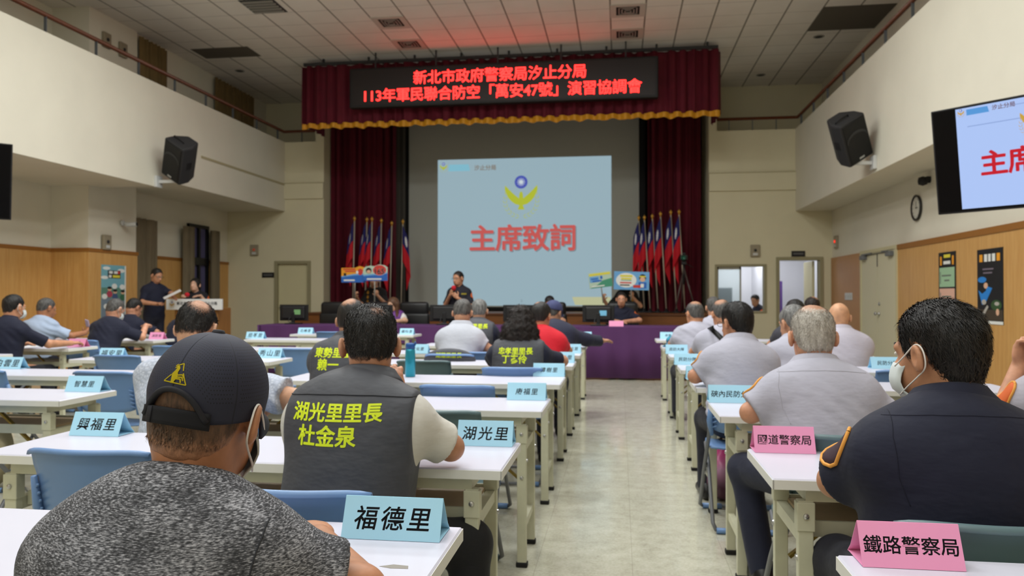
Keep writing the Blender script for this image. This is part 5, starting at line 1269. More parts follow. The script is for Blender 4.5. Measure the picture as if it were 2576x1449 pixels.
def papers(x, y, n_, label, rz=0):
    t = empty('paper_sheets', (x, y, .741), rz, label, 'paper')
    for k in range(n_): MB().box(-.105, .105, -.148, .148, k*.002, k*.002+.0015, R(random.uniform(-.5, .5), 'Z') @ T(random.uniform(-.05, .05), random.uniform(-.02, .02), 0)).build('sheet', PAPER, t)
papers(-1.2, 3.86, 1, 'white paper sheet on the third table beside the black cap', .9); papers(-6.1, 8.87, 3, 'white papers on the table of the bowed navy officer'); papers(-6.2, 10.1, 3, 'white papers on the farthest left wall table'); papers(-6.3, 7.4, 1, 'white sheet under the hand of the masked navy officer')
papers(-1.55, 3.8, 1, 'white sheet in front of the dimple-shirted man', .3); papers(-.95, 8.45, 2, 'white sheets under the arm of the man in a navy cap')
o = MB().poly([(-.03, .002), (-.005, -.006), (.03, -.004), (.026, .012), (-.005, .016)], 0, .0006, T(-.44, 1.47, .7405) @ R(-PI/2, 'X') @ T(0, 0, 0)).build('peeled_patch', mat('peeled_grey', (150, 146, 140), .8)); tag(o, 'small grey peeled patch on the white table nearest the camera', 'stain')
# ------------------------------------------------------------------ people
H_BLACK = hair_mat('hair_black', (9, 8, 9), (34, 30, 29), .4); H_BROWN = hair_mat('hair_dark_brown', (16, 11, 10), (44, 30, 26), .5)
H_GREY = hair_mat('hair_grey', (58, 58, 58), (150, 150, 148), .8, 70); H_WHITE = hair_mat('hair_white', (150, 142, 132), (222, 218, 210), .8, 60)
H_SALT = hair_mat('hair_salt', (34, 32, 32), (112, 110, 108), .7, 80); H_FADE = hair_mat('hair_fade', (56, 42, 34), (120, 88, 66), .7, 110); H_AUB = hair_mat('hair_auburn', (60, 40, 28), (120, 84, 58), .5)
NAVY = (20, 24, 46); GREYS = (178, 178, 194); VESTG = (66, 68, 76)
def seat_chair(r, label, k='b', dy=-.02, dx=0):
    p = r['root'].location; return chair(p.x+dx, p.y+dy, label, k)
UP = (0, 0, 1)
# --- man in the cap, nearest the camera
r = person(dict(X=-.70, Y=1.25, top=1.21, lean=.26, nod=3, turn=-1, tilt=7, nk=.008, sx=.02, hatgap=.014, hs=1.04, fat=1.0, shw=.95, h=.005, label='man in a dark perforated cap and grey melange T-shirt, nearest the camera', shirt=(90, 90, 94), shirt_mat=melange(), collar=0,
    hair='short', hth=.004, strands=9000, capped=True, slen=.010, hmat=H_FADE, nape=-.075, fade=.06, fadeamt=.85, front=.05, skin=(188, 132, 98), arm={1: ((.30, .20, .79), (.14, .42, .80)), -1: ((-.25, .24, .79), (-.1, .46, .79))}, sleeve=.74, loose=.022, wr=.008, slouch=.05, mask=(206, 214, 216), pants=(28, 28, 32), yaw=0))
HL, Hr, hs, root = r['HL'], r['Hr'], r['hs'], r['root']
g = NT('perforated_navy', (34, 36, 50), .7); uv = g.coords('UV'); sp_ = g.n('ShaderNodeSeparateXYZ'); g.l(uv, sp_.inputs[0])
fu = g.math('MULTIPLY', sp_.outputs[0], 132); fv = g.math('MULTIPLY', sp_.outputs[1], 30); row = g.math('FLOOR', fv)
fu = g.math('ADD', fu, g.math('MULTIPLY', g.math('MODULO', row, 2), .5))
du = g.math('SUBTRACT', g.math('FRACT', fu), .5); dv = g.math('SUBTRACT', g.math('FRACT', fv), .5)
dot = g.math('LESS_THAN', g.math('ADD', g.math('MULTIPLY', du, du), g.math('MULTIPLY', dv, dv)), .028)
band = g.math('MULTIPLY', g.math('GREATER_THAN', sp_.outputs[1], .3), g.math('LESS_THAN', sp_.outputs[1], .84))
capseam = g.math('ABSOLUTE', g.math('SUBTRACT', g.math('FRACT', g.math('ADD', g.math('MULTIPLY', sp_.outputs[0], 6), .5)), .5))
dot = g.math('MULTIPLY', g.math('MULTIPLY', dot, band), g.math('GREATER_THAN', capseam, .055))
sm = g.math('LESS_THAN', capseam, .012)
g.col(g.mix(dot, g.mix(g.math('MULTIPLY', sm, .7), (36, 39, 58), (19, 21, 33)), (5, 5, 9)))
g.bump(g.math('SUBTRACT', g.math('MULTIPLY', g.noise(g.coords('Object'), 5, 3), .8), g.math('MULTIPLY', g.math('MAXIMUM', dot, sm), .25)), .35, .01)
CAPM = g.m
NT_, NP = 144, 26; P = []; uvs = []
cap_c = (0, -.012, .028); rx, ry, rz = .0865, .106, .098
def edge(th):
    """height of the cap edge; th=0 at the back, the adjuster arch rises there"""
    a = (th+PI) % (2*PI)-PI; z = -.038+.012*(1-math.cos(a))*.5
    return z+.047*max(0, 1-(abs(a)/.60)**2.2)
for j in range(NP+1):
    t = j/NP; row = []
    for i in range(NT_+1):
        th = 2*PI*i/NT_; ze = edge(th); phi = t
        zt = rz+.004; z = zt*math.cos(min(phi*1.0, 1)*PI/2) if False else None
        ang = phi*(PI/2+math.asin(max(-.9, min(.9, -(ze)/rz)))) ; zz = rz*math.cos(ang); rr = math.sin(min(ang, PI/2+.0)) if ang < PI/2 else 1-.12*(ang-PI/2)
        rr = rr**.94 if rr > 0 else 0
        pl = 1+.006*math.cos(6*th)*min(1, t*2)
        row.append(tuple(HL(cap_c[0]-rx*rr*pl*math.sin(th), cap_c[1]-ry*rr*pl*math.cos(th), cap_c[2]+zz)))
    P.append(row)
b = MB(); b.grid(P); co = b.build('cap', CAPM, root, True, solid=.0035); me = co.data
ul = me.uv_layers.new(name='UVMap'); vi = np.empty(len(me.loops), np.int32); me.loops.foreach_get('vertex_index', vi)
ul.data.foreach_set('uv', np.stack([(vi % (NT_+1))/NT_, (vi//(NT_+1))/NP], 1).astype(np.float32).ravel())
CAPD = mat('cap_binding', (26, 27, 36), .75)
b = MB(); b.lathe([(.002, .006), (.009, .005), (.0115, 0), (.0105, -.004)], n=16, M=Matrix.Translation(HL(cap_c[0], cap_c[1], cap_c[2]+rz+.001)) @ Matrix(Hr.tolist()).to_4x4()); b.build('button', CAPD, co, True)
b = MB(); b.tube([HL(cap_c[0]-(rx+.003)*math.sin(a), cap_c[1]-(ry+.003)*math.cos(a), cap_c[2]+edge(a)+.004) for a in np.linspace(-.62, .62, 25)], .005, 6); b.build('arch_binding', CAPD, co, True)
P = [[HL(cap_c[0]-(rx+.004)*math.sin(a), cap_c[1]-(ry+.004)*math.cos(a)+.002, cap_c[2]-.047+.026*t+.006*math.cos(a*2)) for a in np.linspace(-.66, .66, 25)] for t in (0, .25, .5, .75, 1)]
b = MB(); b.grid(P); b.build('adjuster_strap', mat('strap_black', (18, 19, 26), .85), co, True, solid=.004)
P = [[HL(cap_c[0]-(rx+.0065)*math.sin(a), cap_c[1]-(ry+.0065)*math.cos(a)+.002, cap_c[2]-.0465+.025*t+.006*math.cos(a*2)) for a in np.linspace(.34, .46, 6)] for t in (0, .5, 1)]
b = MB(); b.grid(P); b.build('strap_keeper', CAPD, co, True, solid=.003)
P = []
for q in np.linspace(0, 1, 7):
    P.append([HL((rx-.004)*math.sin(a)*(1-.12*q), cap_c[1]+(ry-.01)*math.cos(a)+.072*q*max(0.05, math.cos(a*.9)), cap_c[2]-.025-.022*q-.03*(math.sin(a)**2)*q) for a in np.linspace(-1.25, 1.25, 25)])
b = MB(); b.grid(P); b.build('visor', CAPM, co, True, solid=.005)
# embroidered badge: triangle with a cockerel
lg = MB()
tri = [(-.0245, -.017), (.0245, -.0205), (.006, .022)]
def stroke(pts, w_, close=False):
    q = pts+[pts[0]] if close else pts
    for (x0, z0), (x1, z1) in zip(q[:-1], q[1:]):
        d = math.hypot(x1-x0, z1-z0); nx, nz = -(z1-z0)/d*w_/2, (x1-x0)/d*w_/2
        lg.poly([(x0+nx, z0+nz), (x0-nx, z0-nz), (x1-nx, z1-nz), (x1+nx, z1+nz)], 0, .0)
stroke([(-.003, .018), (.006, .023), (.011, .008)], .0022); stroke([(.013, .003), (.0245, -.0195), (-.0245, -.0165), (-.011, -.002)], .0022)
lg.poly([(-.008, -.019), (-.009, -.008), (-.0105, .0), (-.006, .007), (-.004, .013), (-.0075, .012), (-.004, .018), (.001, .016), (.003, .011), (.001, .004), (.003, -.001), (.0035, -.008), (.0, -.013), (-.002, -.019)], 0, 0)
for a, bq in (((.002, -.002), (.017, -.006)), ((.003, -.006), (.0165, -.012)), ((.002, -.0095), (.013, -.0165))): stroke([a, ((a[0]+bq[0])/2+.003, (a[1]+bq[1])/2+.004), bq], .0026)
for a in ((-.008, .012), (-.0085, .016)): stroke([(a[0], a[1]), (a[0]+.004, a[1]+.004)], .002)
lme = lg.mesh('badge'); Mh = Matrix.Translation(HL(0, -.25, .080)) @ Matrix(Hr.tolist()).to_4x4() @ Matrix.Rotation(-.12, 4, 'X') @ Matrix.Scale(.78, 4)
lme.transform(Mh); dirv = Vector((Hr @ V3(0, 1, -.12)).tolist())
link('embroidered_badge', project(lme, co, .0028, dirv, .006), mat('yellow_thread', (226, 206, 24), .7), co)
TS = mat('melange_seam', (40, 41, 46), .9)
seam(r['shirt'], [(.185, 1.0), (.20, .92), (.195, .8), (.17, .7)], r['shirt'], TS); seam(r['shirt'], [(-.185, 1.0), (-.20, .92), (-.195, .8)], r['shirt'], TS)
seam(r['shirt'], [(-.11, 1.06), (-.06, 1.035), (.0, 1.025), (.06, 1.035), (.11, 1.06)], r['shirt'], TS, .003)
# --- man in the dark vest
r = person(dict(X=-.785, Y=2.36, top=1.245, lean=.2, nod=4, turn=17, yaw=2, h=.0055, label='man in a dark grey vest with yellow-green lettering and pale grey sleeves', shirt=(204, 202, 196), vest=VESTG, hair='short', hth=.011, strands=9000, slen=.012, hmat=H_BLACK, nape=-.052, bald=[((.02, -.075, .105), .024, .4)], sx=.03,
    skin=(196, 142, 112), arm={1: ((.29, .17, .80), (.08, .30, .93)), -1: ((-.19, .25, .80), (-.02, .38, .82))}, hand={1: ((-.25, .3, .9), (-1, 0, .2), (0, -1, .4), .8)}, sleeve=.86, loose=.017, vw=.042, fold=True, knees={1: (.34, .22, .49), -1: (-.16, .42, .5)}, feet={1: (.36, .12, .09), -1: (-.15, .4, .09)}, pants=(18, 18, 22), collar=.03, wr=.004))
lettering(r['vest'], r['vest'], [('湖光里里長', .054, .205, .0, .028, 1.0), ('杜金泉', .06, .142, -.02, .028, 1.0)], YELLOWT, .0, .735, y=-.35)
VS = mat('vest_seam', (40, 41, 47), .8)
seam(r['vest'], [(-.21, .975), (-.1, .985), (0, .988), (.1, .985), (.21, .975)], r['vest'], VS, .0022)
seat_chair(r, 'blue folding chair of the man in the lettered vest', 'b', -.1)
# --- light dimple shirt, balding, left part of the third table
r = person(dict(X=-1.92, Y=3.3, top=1.25, lean=.26, sx=-.16, nod=18, turn=8, h=.006, fat=1.05, label='balding man in a pale dimpled shirt behind the cap, arm stretched out', shirt=(184, 192, 208), shirt_mat=dimple(), collar=.02, hth=.009, strands=5000, slen=.016, hmat=H_BLACK, nape=-.05, skin=(204, 156, 126),
    bald=[((.035, -.075, .10), .045, .7), ((.0, -.02, .13), .045, .7)], arm={1: ((.40, .10, .83), (.24, .12, .80)), -1: ((-.28, .3, .79), (-.1, .46, .79))}, hand={1: ((-.6, .1, -.25), (0, 1, .2), (0, .2, 1), .9)}, sleeve=.8, loose=.024))
W = r['arms'][1][1]; E = r['arms'][1][0]; b = MB(); dq = (E-W)/np.linalg.norm(E-W); b.lathe([(.0345, -.008), (.037, -.008), (.037, .008), (.0345, .008)], n=20, M=Matrix.Translation((W+dq*.03).tolist()) @ Vector(dq.tolist()).to_track_quat('Z', 'Y').to_matrix().to_4x4()); b.build('watch', mat('brown_strap', (110, 84, 62), .5), r['root'])
seat_chair(r, 'blue folding chair of the man in the dimpled shirt', 'b', .1, .12)
# --- second vest man, fourth row
r = person(dict(X=-1.58, Y=4.42, top=1.255, lean=.22, nod=8, turn=4, h=.007, label='man in a dark vest half hidden behind the black hair, bald spot on his crown', shirt=(70, 72, 80), vest=VESTG, hth=.010, hmat=H_BLACK, bald=[((-.01, -.07, .11), .04, 0)], sleeve=.3, fold=True, skin=(190, 140, 112)))
lettering(r['vest'], r['vest'], [('東勢里里長', .058, .155, .02, .028, 1.0), ('賴一', .068, .09, -.03, .028, 1.0)], YELLOWT, -.02, .80, y=-.35)
# --- curly haired woman
r = person(dict(X=-.72, Y=5.62, top=1.21, lean=.20, nod=6, h=.008, fat=1.05, label='woman with long dark curly hair and a lettered dark vest', shirt=NAVY, vest=VESTG, hair='curly', strands=14000, slen=.03, hmat=H_BROWN, hatgap=.018, sleeve=.85, skin=(200, 150, 122), arm={1: ((.30, .22, .80), (.1, .45, .79))}))
lettering(r['vest'], r['vest'], [('忠孝里里長', .05, .065, 0, .034, .97), ('丁彥伶', .062, .01, -.005, .034, .96)], YELLOWT, -.01, .825, y=-.4)
seat_chair(r, 'blue folding chair of the curly haired woman', 'b', -.05)
# --- man in red
r = person(dict(X=-.69, Y=6.8, top=1.225, lean=.22, nod=6, turn=-18, h=.008, fat=1.12, label='man with black hair in a red shirt with a white collar stripe', shirt=(206, 24, 44), hth=.012, hmat=H_BLACK, bald=[((-.02, -.06, .12), .022, 0)], skin=(190, 136, 104), collar=.03))
b = MB(); cz = r['Nk']; b.tube([tuple(cz+V3(.082*math.sin(a), -.082*math.cos(a)+.005, .005+.012*abs(math.sin(a/2)))) for a in np.linspace(-1.7, 1.7, 17)], .010, 8); b.build('collar_stripe', PAPER, r['shirt'], True)
b = MB(); b.lathe([(.066, -.012), (.074, -.012), (.072, .022), (.064, .022)], (cz[0], cz[1]-.004, cz[2]+.035), 20); b.build('collar', mat('navy_knit', (24, 24, 34), .8), r['shirt'], True)
# --- grey shirt, sixth row
r = person(dict(X=-1.4, Y=6.8, top=1.25, fold=True, lean=.26, nod=22, h=.008, fat=.95, label='man in a pale grey shirt bowed over, before the standing speaker', shirt=(188, 192, 204), hth=.009, hmat=H_SALT, skin=(190, 140, 112), arm={1: ((.27, .14, .80), (.12, .36, .79))}, collar=.03))
c_ = seat_chair(r, 'chair with a lettered dark vest over its back, behind the pale grey shirt', 'b', -.05)
v_ = tag(link('draped_vest', sdf_mesh('draped_vest', union([ell((0, -.25, .75), (.22, .05, .095)), ell((0, -.25, .62), (.23, .05, .14))], .03), (-.3, -.36, .4), (.3, -.15, .9), .009), cloth('vest_66_68_76', VESTG)), 'dark lettered vest draped over a chair back behind the pale grey shirt', 'vest'); v_.location = c_.location
lettering(v_, v_, [('湖蓮里里長', .044, 0, 0, .03, 1.0)], YELLOWT, 0, .79, y=-.5)
# --- grey-haired vest man
r = person(dict(X=-1.47, Y=8.0, top=1.25, lean=.20, nod=6, turn=6, h=.009, label='grey-haired man in a dark vest right of the bowed pale grey shirt', shirt=NAVY, vest=VESTG, hth=.009, hmat=H_GREY, sleeve=.8, skin=(196, 150, 122)))
lettering(r['vest'], r['vest'], [('白雲里里長', .052, .15, 0, .03, 1.0), ('許', .06, .09, .0, .03, 1.0)], YELLOWT, 0, .82, y=-.4)
# --- navy cap and jacket
r = person(dict(X=-.69, Y=8.1, top=1.235, lean=.24, nod=12, turn=-28, h=.009, fat=1.15, hatgap=.012, label='man in a navy cap and navy jacket reaching along the far table', shirt=(38, 40, 62), hair='short', hth=.004, hmat=H_SALT, sleeve=1.85, loose=.026, skin=(198, 148, 120), arm={1: ((.34, .26, .82), (.50, .44, .80))}))
HL, Hr = r['HL'], r['Hr']
b = MB(); P = []
for j in range(13):
    an = j/12*1.75; P.append([HL(-.089*math.sin(min(an, PI/2))*math.sin(t), -.012-.109*math.sin(min(an, PI/2))*math.cos(t), .03+.097*math.cos(an)) for t in np.linspace(0, 2*PI, 33)])
b.grid(P); co = b.build('cap', mat('denim_cap', (62, 68, 108), .8, bump=.2), r['root'], True, solid=.004)
b = MB(); b.grid([[HL(.085*math.sin(a)*(1-.1*q), -.012+.10*math.cos(a)+.07*q*math.cos(a), .01-.025*q) for a in np.linspace(-1.2, 1.2, 13)] for q in (0, .5, 1)]); b.build('visor', MATS['denim_cap'], co, True, solid=.005)
# --- right block: masked navy officer
r = person(dict(X=.785, Y=2.06, top=1.258, lean=.11, nod=2, turn=32, h=.0055, fat=1.1, hs=1.03, label='navy uniformed officer wearing a white mask, head turned to the side', shirt=NAVY, fold=True, hth=.015, strands=11000, slen=.022, hmat=H_BLACK, nape=-.080, front=.06, mask=(214, 228, 232), sleeve=.86, loose=.02, skin=(190, 138, 106),
    arm={-1: ((-.235, .12, .795), (-.02, .30, .79)), 1: ((.25, .12, .79), (.12, .32, .79))}, collar=.024, sx=-.0, wr=.006, knees={-1: (-.15, .4, .5), 1: (.2, .42, .5)}))
SHO, ELB = r['Sh'][-1], r['arms'][-1][0]
def arm_patch(r, s, mm, t0=.28, wd=.05, hgt=.10, name='sleeve_badge', ring=None, phi=.6):
    A, E = r['Sh'][s], r['arms'][s][0]; d = (E-A)/np.linalg.norm(E-A); o = V3(s, 0, 0)-d*(d@V3(s, 0, 0)); o /= np.linalg.norm(o); f = np.cross(d, o); 
    if phi: o, f = o*math.cos(phi)+f*math.sin(phi), f*math.cos(phi)-o*math.sin(phi)
    c = A+d*np.linalg.norm(E-A)*t0; pts = [c+f*(wd*math.sin(a))*(1 if math.cos(a) < 0 else .9)+d*(-hgt*.5*math.cos(a)) for a in np.linspace(0, 2*PI, 16, endpoint=False)]
    tm = r['shirt'].data; bv = BVHTree.FromPolygons([v.co for v in tm.vertices], [p.vertices[:] for p in tm.polygons])
    vs = []
    for q in (1, .66, .33):
        for p in pts:
            pp = c+(p-c)*q+o*.25; h_ = bv.ray_cast(Vector(pp.tolist()), Vector((-o).tolist())); vs.append(tuple((h_[0] if h_[0] else Vector((pp-o*.18).tolist()))+Vector((o*.004).tolist())))
    fs = [(k*16+i, k*16+(i+1) % 16, (k+1)*16+(i+1) % 16, (k+1)*16+i) for k in (0, 1) for i in range(16)]+[tuple(range(32, 48))]
    b = MB(); b.add(vs, fs); ob = b.build(name, mm, r['shirt'], True, solid=.003)
    if ring:
        b = MB(); b.tube([vs[i % 16] for i in range(17)], .005, 6, False); b.build('badge_border', ring, ob, True)
ORB = mat('orange_badge', (206, 96, 40), .7); GRB = mat('gold_badge_edge', (226, 158, 72), .7); DKB = mat('navy_badge', (60, 40, 50), .8)
arm_patch(r, -1, DKB, .42, .05, .12, ring=GRB)
NS = mat('navy_seam', (16, 19, 38), .85)
seam(r['shirt'], [(-.17, .99), (-.08, 1.0), (0, 1.003), (.08, 1.0), (.17, .99)], r['shirt'], NS, .001); seam(r['shirt'], [(-.15, 1.01), (-.165, .95), (-.16, .86), (-.14, .8)], r['shirt'], NS, .001)
seat_chair(r, 'grey-green folding chair of the masked navy officer', 'g', .035, -.0)
# --- white-haired man
r = person(dict(X=.79, Y=3.35, top=1.235, lean=.2, nod=6, h=.006, fat=1.06, hs=1.04, label='white-haired man in a pale grey uniform shirt in front of a grey-green chair', shirt=GREYS, fold=True, hth=.008, strands=6000, slen=.014, hmat=H_WHITE, bald=[((.0, -.045, .13), .05, 0)], front=.07, sleeve=.88, loose=.022, skin=(206, 150, 120), nape=-.07,
    arm={-1: ((-.265, .07, .80), (-.1, .26, .79)), 1: ((.26, .08, .79), (.12, .28, .79))}, collar=.034, wr=.008, knees={-1: (-.24, .40, .5), 1: (.2, .42, .5)}, feet={-1: (-.18, .30, .09), 1: (.12, .32, .09)}, pants=(30, 34, 54)))
arm_patch(r, -1, ORB, .45, .05, .11, ring=GRB)
GS = mat('grey_seam', (172, 172, 184), .85)
seam(r['shirt'], [(-.17, .97), (-.08, .98), (0, .983), (.08, .98), (.17, .97)], r['shirt'], GS, .0012); seam(r['shirt'], [(-.16, .98), (-.175, .92), (-.165, .84), (-.14, .78)], r['shirt'], GS, .0012)
seat_chair(r, 'grey-green folding chair of the white-haired man', 'g', -.13)
# --- black hair and glasses
r = person(dict(X=.69, Y=4.78, top=1.24, lean=.22, nod=4, turn=30, h=.007, fat=1.05, label='man with black hair and glasses in a pale grey uniform shirt, head turned', shirt=GREYS, fold=True, hth=.012, strands=4000, hmat=H_BLACK, nape=-.075, glasses=True, sleeve=.85, skin=(196, 140, 110), arm={-1: ((-.25, .1, .80), (-.1, .3, .79))}, collar=.03, wr=.008))
arm_patch(r, -1, ORB, .4, .045, .1, ring=GRB); seat_chair(r, 'blue folding chair of the man with black hair and glasses', 'b', -.08)
r = person(dict(X=1.17, Y=5.5, top=1.215, fold=True, lean=.2, nod=8, turn=26, h=.008, label='man with thick grey hair partly hidden behind the white-haired man', shirt=GREYS, hth=.012, hmat=H_GREY, skin=(196, 146, 116), collar=.03))
r = person(dict(X=.86, Y=6.8, top=1.245, lean=.26, nod=16, turn=14, h=.008, fat=1.1, label='man in a pale grey shirt with a black strap across his back', shirt=GREYS, hth=.008, hmat=H_SALT, bald=[((-.03, -.07, .11), .05, 0)], skin=(196, 142, 110), collar=.02))
tm = r['shirt'].data; bv = BVHTree.FromPolygons([v.co for v in tm.vertices], [p.vertices[:] for p in tm.polygons]); vs = []
for t in np.linspace(0, 1, 14):
    for o in (-.02, .02):
        p = Vector((-.12+.34*t+o*.6, -.5, 1.02-.36*t+o*.8)); h_ = bv.ray_cast(p, Vector((0, 1, 0))); vs.append(tuple((h_[0] if h_[0] else p+Vector((0, .4, 0)))-Vector((0, .005, 0))))
b = MB(); b.add(vs, [(2*i, 2*i+1, 2*i+3, 2*i+2) for i in range(13)]); b.build('shoulder_strap', BLACK, r['root'], True, solid=.006)
r = person(dict(X=.74, Y=7.95, top=1.225, lean=.22, nod=8, turn=26, h=.009, label='man in a pale grey shirt farthest forward on the right of the aisle', shirt=GREYS, hth=.007, hmat=H_SALT, bald=[((0, -.05, .12), .055, 0)], skin=(200, 146, 112)))
r = person(dict(X=1.08, Y=9.25, top=1.27, lean=.2, nod=8, h=.009, label='man with dark grey hair seen behind the strap wearer, near the head table', shirt=GREYS, hth=.012, hmat=H_SALT, skin=(196, 146, 116)))
r = person(dict(X=1.78, Y=6.65, top=1.22, lean=.2, nod=4, turn=-8, h=.008, fat=1.1, label='bald man in a pale grey shirt near the brown corner panel', shirt=(190, 186, 200), hair='none', fold=True, hatgap=0, skin=(214, 162, 126), collar=.03, wr=.009))
r = person(dict(X=1.72, Y=8.0, top=1.24, lean=.2, nod=8, turn=20, h=.009, label='dark haired person beyond the grey-haired man, below the doorway', shirt=(60, 60, 70), hth=.016, hmat=H_BLACK, skin=(196, 146, 116)))
r = person(dict(X=2.17, Y=9.2, top=1.27, lean=.2, nod=14, h=.009, label='man with thin dark hair left of the bald man, far back', shirt=(60, 60, 70), hth=.010, hmat=H_BROWN, bald=[((.03, -.06, .11), .04, 0)], skin=(196, 146, 116)))
r = person(dict(X=1.73, Y=3.36, top=1.22, lean=.2, nod=10, turn=10, h=.007, label='person in a grey uniform cut by the right edge, hand raised to the face', shirt=(176, 172, 184), hth=.010, hmat=H_BLACK, skin=(200, 146, 116), arm={-1: ((-.22, .15, .80), (-.13, .20, .99))}, hand={-1: ((.1, .05, 1), (.6, -.6, 0), (-.4, .6, 0), .9)}, sleeve=.8))
arm_patch(r, -1, ORB, .35, .05, .11, ring=GRB, phi=.5)
seat_chair(r, 'blue folding chair of the person cut by the right edge', 'b', -.1)
# --- left wall side
r = person(dict(X=-6.0, Y=6.95, top=1.295, lean=.18, nod=4, turn=-10, yaw=0, h=.008, fat=1.05, label='navy shirted officer with a mask at the far left, arm on the table', shirt=NAVY, hth=.010, hmat=H_BLACK, nape=-.07, mask=(200, 210, 216), skin=(204, 148, 116), sleeve=.9, arm={1: ((.33, .22, .80), (.36, .50, .79))}))
seat_chair(r, 'blue folding chair of the masked officer at the far left', 'b', -.05)
r = person(dict(X=-6.82, Y=8.4, top=1.26, lean=.2, nod=12, turn=-18, yaw=-4, h=.008, fat=1.1, label='man in a pale blue T-shirt by the left wall holding a phone', shirt=(168, 184, 210), collar=0, hth=.007, hmat=H_SALT, nape=-.06, skin=(178, 122, 88), sleeve=.85, arm={1: ((.30, .22, .80), (.32, .42, .83))}, hand={1: ((.0, .6, .7), (-1, .2, 0), (.2, 1, .0), .8)}))
W = r['arms'][1][1]; ph = tag(MB().rbox(-.037, .037, -.005, .005, -.075, .075, .004).build('mobile_phone', mat('phone_lilac', (190, 180, 214), .3)), 'lilac mobile phone held by the man in the pale blue T-shirt', 'phone')
ph.location = r['root'].matrix_basis @ Vector((W+V3(.0, .045, .09)).tolist()); ph.rotation_euler = (.3, .2, -.4)
r = person(dict(X=-5.86, Y=8.32, top=1.25, lean=.30, nod=24, turn=-14, yaw=-2, h=.008, fat=1.05, label='navy shirted officer bowed over the papers by the left wall', shirt=NAVY, hth=.008, hmat=H_SALT, nape=-.075, mask=(206, 214, 220), skin=(204, 148, 120), sleeve=.9, arm={1: ((.32, .30, .80), (.26, .46, .93))}))
seat_chair(r, 'blue folding chair of the bowed navy officer', 'b', -.05)
r = person(dict(X=-6.42, Y=9.5, top=1.25, lean=.3, nod=26, turn=-14, yaw=-6, h=.009, label='navy shirted officer hidden behind the bowed one, elbow on the far table', shirt=NAVY, hth=.012, hmat=H_BLACK, skin=(190, 136, 108), sleeve=.9, arm={1: ((.32, .30, .80), (.2, .48, .79))}))
r = person(dict(X=-5.78, Y=9.75, top=1.2, lean=.26, nod=20, yaw=-10, h=.009, fat=1.1, label='navy shirted person just left of the balding head, before the podium', shirt=NAVY, hth=.012, hmat=H_BLACK, skin=(190, 140, 112)))
# --- standing at the podium
r = person(dict(X=-7.9, Y=12.3, top=1.765, stand=True, lean=.03, nod=18, turn=8, yaw=-118, h=.0075, slouch=.0, label='standing navy uniformed officer at the podium reading a sheet', shirt=NAVY, pants=(26, 29, 46), hth=.010, hmat=H_BLACK, skin=(196, 142, 112), glasses=True, sleeve=.86,
    arm={1: ((.26, .10, 1.18), (.12, .34, 1.15)), -1: ((-.22, .16, 1.33), (-.10, .42, 1.27))}, hand={-1: ((.1, 1, -.1), (.7, 0, .7), (-.4, 0, .8), .6), 1: ((.1, 1, .2), (-.6, .2, .6), (.2, 0, .9), .7)}, toe=(0, 1, 0)))
sh = tag(MB().box(-.105, .105, -.148, .148, 0, .001).build('paper_sheet', PAPER), 'white sheet of paper held by the standing officer at the podium', 'paper'); sh.location = (-7.44, 12.02, 1.315); sh.rotation_euler = (.5, .15, -.9)
r = person(dict(X=-7.72, Y=13.2, top=1.63, stand=True, lean=.0, nod=-10, turn=-6, yaw=-172, h=.0075, slouch=.0, shw=.9, label='dark haired woman officer standing behind the podium board', shirt=(26, 26, 34), pants=(26, 28, 40), hair='bob', hmat=H_BLACK, hatgap=.02, skin=(222, 176, 150), sleeve=.8, arm={1: ((.24, .06, 1.1), (.16, .2, 1.29)), -1: ((-.24, .06, 1.1), (-.16, .2, 1.29))}))
arm_patch(r, -1, ORB, .3, .05, .11, phi=0)
# --- speaker
r = person(dict(X=-2.76, Y=13.0, top=1.715, stand=True, lean=.0, nod=4, turn=-18, yaw=172, h=.0065, slouch=.0, label='standing officer in navy speaking into a red microphone before the slide', shirt=(24, 25, 38), pants=(26, 28, 40), hth=.009, hmat=H_BLACK, skin=(196, 142, 110), glasses=True, sleeve=.84, shw=.95,
    arm={1: ((.25, .04, 1.10), (.08, .22, 1.30)), -1: ((-.25, .04, 1.10), (-.06, .24, 1.25))}, hand={1: ((-.35, .3, .8), (-.5, .6, .3), (.5, .6, .2), 1.0), -1: ((.5, .2, .6), (.2, .6, .6), (-.3, .9, 0), .9)}))
arm_patch(r, -1, ORB, .3, .045, .11, phi=0); b = MB(); b.poly([(-.15, 1.29), (-.07, 1.29), (-.07, 1.315), (-.15, 1.315)], 0); 
me = b.mesh('name_strip'); me.transform(R(PI, 'Z') @ T(.23, -.4, .02)); link('name_strip', project(me, r['shirt'], .002, (0, -1, 0)), mat('yellow_strip', (196, 180, 60), .7), r['shirt'])
mc = empty('microphone', (0, 0, 0), 0, 'microphone with a red foam cover in the hands of the standing speaker', 'microphone'); mc.matrix_world = r['root'].matrix_basis @ T(.0, .25, 1.36) @ R(-.25, 'X')
MB().lathe([(.012, -.14), (.016, -.02), (.018, .03)], n=14).build('handle', BLACK, mc, True); MB().lathe([(.012, .02), (.034, .035), (.04, .065), (.034, .095), (.006, .108)], n=18).build('foam_cover', MATS['red_foam'], mc, True)
